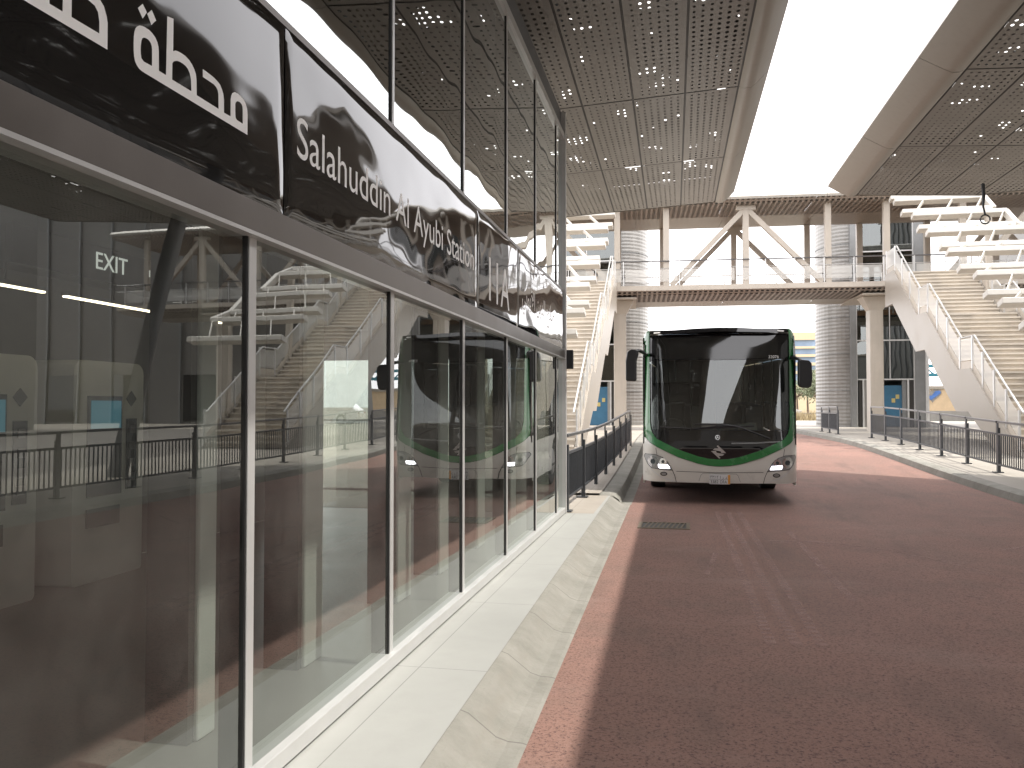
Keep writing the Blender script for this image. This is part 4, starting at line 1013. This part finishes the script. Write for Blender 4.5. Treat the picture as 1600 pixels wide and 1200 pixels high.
# interior behind the windscreen
M['dash'] = pm('dash_grey', (.06, .062, .065), .55)
m = MB(); m.add([(-1.15, .42, .95), (1.15, .42, .95), (1.15, .95, 1.02), (-1.15, .95, 1.02), (-1.15, .36, 1.02), (1.15, .36, 1.02), (1.15, .9, 1.16), (-1.15, .9, 1.16)], [(0, 1, 2, 3), (4, 5, 6, 7), (0, 1, 5, 4), (2, 3, 7, 6), (0, 3, 7, 4), (1, 2, 6, 5)]); m.build('dashboard', M['dash'], bus)
cxw = bx_(420)
MB().path([(cxw + .22 * math.cos(a * .314), .78 + .12 * math.sin(a * .314), 1.26 + .19 * math.sin(a * .314)) for a in range(21)], .016, 6).build('steering_wheel', M['dash'], bus, smooth=True)
m = MB(); m.box(cxw - .22, cxw + .22, 1.45, 1.62, 1.0, 1.75); m.box(cxw - .24, cxw + .24, 1.1, 1.5, .9, 1.05); m.build('driver_seat', M['dash'], bus, bevel=.05)
MB().box(bx_(545), bx_(612), .95, 1.1, 1.05, bz(605)).build('ticket_validator', M['tower_grey'], bus, bevel=.02)
for x, y in ((bx_(555), 1.7), (bx_(705), 1.5), (bx_(440), 2.6)): MB().tube((x, y, .44), (x, y, zr - .1), .02, n=8).build('grab_pole', M['alu'], bus)
m = MB(); m.box(bx_(720), bx_(762), .47, .5, bz(355), bz(310)); m.build('dash_camera', M['rail_top'], bus, bevel=.01)
pap = patch('paper_notice', [(842, 712), (960, 706), (968, 752), (845, 748)], M['letter'], bus, off=-.02)
for i, y in enumerate((4.2, 5.2, 6.2, 7.2)):
    for x in (-.95, -.5, .5, .95): MB().box(x - .2, x + .2, y, y + .1, .9, 1.6).build('passenger_seat', M['facade_blue'], bus, bevel=.04)
MB().box(cxw - .45, cxw + .5, 1.9, 1.94, .44, 2.1).build('cab_screen', M['int_dark'], bus)

# ------------------------------------------------------------------ cars
def car(label, x, y, rz, paint, suv=False, group='parked cars beyond the railing'):
    t = thing('parked_car', label, 'car', (x, y, gz(y) + .16), (0, 0, rz), group=group, local=True)
    h = 1.75 if suv else 1.42; L = 4.6
    body = [(0, .35), (.05, .75), (.95, .95), (L - .2, .98), (L, .75), (L, .38), (L - .15, .28), (.15, .26)]
    MB().prism(body, lambda u, v, t_: (t_, u - L / 2, v), -.9, .9).build('body', paint, t, bevel=.07, seg=3)
    cab = [(.9, .93), (1.55, h), (3.6 if suv else 3.1, h), (4.4 if suv else 3.95, .95)]
    cb = MB(); k = len(cab)
    vs = [(sx_ * (.82 if v < 1 else .66), u - L / 2, v) for sx_ in (-1, 1) for u, v in cab]
    cb.add(vs, [(0, 1, 2, 3), (7, 6, 5, 4), (0, 1, 5, 4), (1, 2, 6, 5), (2, 3, 7, 6)]); cb.build('cabin', paint, t, bevel=.05)
    for s_ in (-1, 1):
        w_ = MB(); a = [(1.15, .98), (1.62, h - .08), (2.35, h - .08), (2.35, .98)]; b = [(2.43, .98), (2.43, h - .08), ((3.5 if suv else 3.0), h - .08), ((4.1 if suv else 3.6), .98)]
        for q in (a, b): w_.add([(s_ * (.835 - (v - .93) / (h - .93) * .16), u - L / 2, v) for u, v in q], [(0, 1, 2, 3)])
        w_.build('side_window', M['side_glass'], t)
        for u in (.85, L - .9):
            o = MB().tube((s_ * .72, u - L / 2, .33), (s_ * .92, u - L / 2, .33), .33, n=20).build('wheel', M['rubber'], t, smooth=True)
            MB().tube((s_ * .9, u - L / 2, .33), (s_ * .93, u - L / 2, .33), .2, n=14).build('rim', M['rim'], o)
        MB().box(s_ * .6 - .17, s_ * .6 + .17, -L / 2 - .01, -L / 2 + .12, .62, .76).build('headlight', M['lens'] if False else M['chrome'], t, bevel=.03)
        MB().box(s_ * .62 - .14, s_ * .62 + .14, L / 2 - .08, L / 2 + .012, .68, .84).build('tail_light', M['car_red'], t, bevel=.02)
    MB().add([(-.68, 1.0 - L / 2 - .02, .99), (.68, 1.0 - L / 2 - .02, .99), (.58, 1.52 - L / 2 - .03, h - .06), (-.58, 1.52 - L / 2 - .03, h - .06)], [(0, 1, 2, 3)]).build('windscreen', M['side_glass'], t)
    MB().box(-.45, .45, -L / 2 - .015, -L / 2 + .1, .48, .6).build('grille', M['black_plastic'], t)
    return t
car('white four wheel drive car parked on the right plaza beyond the railing', 16.9, 44.2, R(82), M['car_white'], True)
car('white saloon car under the small trees across the far road', 7.6, 75, R(88), M['car_white'])

# ------------------------------------------------------------------ trees
def tree(label, x, y, h, rc, mat, group, n=2600, seed=1):
    r = random.Random(seed); z0 = gz(y) - .03
    t = thing('tree', label, 'tree', (x, y, z0), group=group)
    tr = MB(); top = Vector((x + r.uniform(-.2, .2), y, z0 + h * .45)); tr.path([(x, y, z0), (x + r.uniform(-.08, .08), y, z0 + h * .2), top], [h * .028, h * .02, h * .014], 8)
    cl = []
    for k in range(9):
        a = r.uniform(0, 6.28); q = top + Vector((math.cos(a) * rc * r.uniform(.35, .8), math.sin(a) * rc * r.uniform(.35, .8), h * r.uniform(.08, .42)))
        tr.path([top, (top + q) / 2 + Vector((0, 0, h * .03)), q], [h * .011, h * .007, h * .003], 5); cl.append((q, rc * r.uniform(.28, .5)))
    tr.build('trunk', M['bark'], t, smooth=True)
    m = MB()
    for i in range(n):
        c, rr = r.choice(cl); d = Vector((r.gauss(0, 1), r.gauss(0, 1), r.gauss(0, .75))).normalized() * rr * r.random() ** .45
        p = c + d; a = Vector((r.gauss(0, 1), r.gauss(0, 1), r.gauss(0, 1))).normalized(); b = a.orthogonal().normalized(); s_ = rc * r.uniform(.03, .07)
        m.quad(p - a * s_, p + b * s_ * .6, p + a * s_, p - b * s_ * .6)
    m.build('crown', mat, t); return t
G1 = 'small street trees across the far road'
for i, (px, Y, h, rc, lab) in enumerate(((1246, 76, 4.6, 1.9, 'small pale green street tree directly behind the bus mirror'), (1262, 80, 4.9, 2.0, 'small pale green street tree right of the bus, before the striped office'), (1278, 74, 4.4, 1.7, 'small pale green street tree against the corrugated lift tower'), (1225, 82, 4.8, 2.0, 'small pale green street tree hidden mostly by the bus'))):
    p = onY(px, 650, Y); tree(lab, p.x, Y, h, rc, M['foliage_pale'], G1, 2200, 11 + i)
# dry grass verge across the far road
m = MB(); r = random.Random(5)
for i in range(5000):
    x = r.uniform(-6, 16); y = r.uniform(68, 72); hh = r.uniform(.3, 1.1); a = r.uniform(0, 6.28); dx, dy = math.cos(a) * .05, math.sin(a) * .05
    m.add([(x - dx, y - dy, .38), (x + dx, y + dy, .38), (x + r.uniform(-.25, .25), y + r.uniform(-.25, .25), .38 + hh)], [(0, 1, 2)])
o = m.build('dry_grass', M['dry']); tag(o, 'strip of pale dry grass beyond the far kerb', 'grass', kind='stuff')

# ------------------------------------------------------------------ distant buildings
p0 = onY(1275, 640, 140); xr = p0.x; ob = thing('office_building', 'tan office block with blue window bands, right of the bus', 'office building', (xr - 12, 145, .4))
zt_ = onY(1260, 519, 140).z; bands = [(519, 531, 0), (531, 541, 1), (541, 544.5, 0), (544.5, 553.5, 1), (553.5, 557.5, 0), (557.5, 566.5, 1), (566.5, 571, 0), (571, 579.5, 1), (579.5, 584, 0), (584, 600, 1), (600, 645, 0)]
for a, b, k in bands:
    za = onY(1260, a, 140).z; zb = onY(1260, b, 140).z
    MB().box(xr - 26, xr, 140 + (.5 if k else 0), 158, zb, za).build('window_band' if k else 'wall_band', M['facade_blue'] if k else M['facade_tan'], ob)
MB().box(xr + .05, xr + 7, 141, 158, .3, zt_).build('glass_wing', M['facade_blue'], ob)
m = MB()
for k in range(5): m.box(xr + .9, xr + 1.7, 140.9, 141, zt_ - 3 - k * 2.2, zt_ - 1.6 - k * 2.2)
m.build('wing_windows', M['screen_dark'], ob)
# painted sand wall beyond the right stair
q0 = onY(1432, 644, 72); q1 = onY(1600, 644, 72)
wl_ = thing('boundary_wall', 'sand coloured wall with a heart mural beyond the right stair', 'wall', ((q0.x + q1.x) / 2, 72.1, .4))
zt2 = onY(1450, 608, 72).z
MB().box(q0.x - 3, q1.x + 14, 72, 72.3, .3, zt2).build('wall', M['tanwall'], wl_); MB().box(q0.x - 3, q1.x + 14, 71.9, 72.4, zt2, zt2 + .25).build('coping', M['tan_panel'], wl_)
hc = onY(1457, 616, 72); s_ = .038 * 1.0
hp = []
for k in range(40):
    a = k / 40 * 2 * math.pi; hp.append((16 * math.sin(a) ** 3 * .022 * 1.9, (13 * math.cos(a) - 5 * math.cos(2 * a) - 2 * math.cos(3 * a) - math.cos(4 * a)) * .022 * 1.9))
MB().prism(hp, lambda u, v, t_: (hc.x + u, t_, hc.z + v), 71.97, 72.01).build('mural_heart', M['concrete_grey'], wl_)
M['mural_blue'] = pm('mural_blue', (.07, .16, .42), .6)
MB().prism([(-.15, -.5), (.62, .1), (.5, .3), (.2, .25), (-.05, -.1), (-.3, -.15)], lambda u, v, t_: (hc.x + u, t_, hc.z + v), 71.93, 71.969).build('mural_patch', M['mural_blue'], wl_)
for k in range(4):
    a = R(95 + k * 32); MB().bar((hc.x + .2 * math.cos(a), 71.955, hc.z + .1 + .2 * math.sin(a)), (hc.x + .72 * math.cos(a), 71.955, hc.z + .1 + .6 * math.sin(a)), .02, .045, up=(-math.sin(a), 0, math.cos(a))).build('mural_ray', M['tanwall'], wl_)
b0 = MB().box(q0.x - 4, q1.x + 14, 66.8, 67.05, .3, onY(1450, 643, 67).z + .05); ob2 = b0.build('barrier_wall', M['concrete_grey']); tag(ob2, 'low grey concrete barrier in front of the sand wall', 'barrier')
# teal gantry above the wall
ga = thing('truss_gantry', 'teal lattice gantry above the sand wall', 'gantry', (q0.x + 5, 84, .4))
za = onY(1445, 586, 84).z; zb = onY(1445, 572, 84).z; xa = onY(1425, 586, 84).x
for z in (za, zb): MB().box(xa, xa + 34, 83.8, 84.2, z - .15, z + .15).build('chord', M['teal'], ga)
m = MB()
for k in range(17): m.bar((xa + k * 2, 84, za), (xa + k * 2 + 1, 84, zb), .1, .12); m.bar((xa + k * 2 + 1, 84, zb), (xa + k * 2 + 2, 84, za), .1, .12)
m.build('lattice', M['teal'], ga)
for x in (xa + .4, xa + 16, xa + 33): MB().box(x, x + .5, 83.8, 84.2, .3, za - .15).build('leg', M['teal'], ga)

# ------------------------------------------------------------------ unseen blocks added outside the frame to darken reflections and shade the plaza
M['unseen_block'] = pm('unseen_block_cladding', (.17, .165, .155), .45, var=.08, scale=.5, dirt=.2)
def unseen_block(label, x0, x1, y0, y1, H, face):
    t = thing('added_block', label, 'building', ((x0 + x1) / 2, (y0 + y1) / 2, .5))
    MB().box(x0, x1, y0, y1, .15, H).build('wall', M['unseen_block'], t)
    n = int(((y1 - y0) if face == 'x' else (x1 - x0)) / 2.45)
    for k in range(n):
        if face == 'x':
            y = y0 + .3 + 2.45 * k
            MB().box(x0 - .15, x0 - .01, y, y + .12, .5, H - .1).build('wall_rib', M['tower_grey'], t)
            if k % 2 == 0: MB().box(x0 - .07, x0 - .02, y + .2, y + 2.3, .7, 3.6).build('window', M['black_glass'], t)
        else:
            x = x0 + .3 + 2.45 * k
            MB().box(x, x + .12, y0 - .15, y0 - .01, .5, H - .1).build('wall_rib', M['tower_grey'], t)
            if k % 2 == 0: MB().box(x + .2, x + 2.3, y0 - .07, y0 - .02, .7, 3.6).build('window', M['black_glass'], t)
    MB().box(x0 - .3, x1 + .3, y0 - .3, y1 + .3, H, H + .3).build('roof', M['tan_panel'], t)
unseen_block('tall grey panelled block added out of view across the plaza, shading it and darkening the glass', 27, 40, -30, 34, 27, 'x')
unseen_block('lower grey panelled block added out of view behind the bridge end, darkening the glass', 19.3, 42, 46, 58, 19, 'y')
backdrop = thing('added_backdrop', 'long dark block added behind the viewpoint to darken the bus front reflections', 'building', (0, -72, 0))  # unseen backdrop, added so the bus front mirrors something dark
MB().box(-45, 45, -76, -70, -.5, 11).build('wall', M['unseen_block'], backdrop)
for k in range(14): MB().box(-42 + 6 * k, -38 + 6 * k, -69.98, -69.9, 1, 4.5).build('window', M['black_glass'], backdrop)
MB().box(-45.3, 45.3, -76.3, -69.7, 11, 11.4).build('roof', M['tan_panel'], backdrop)
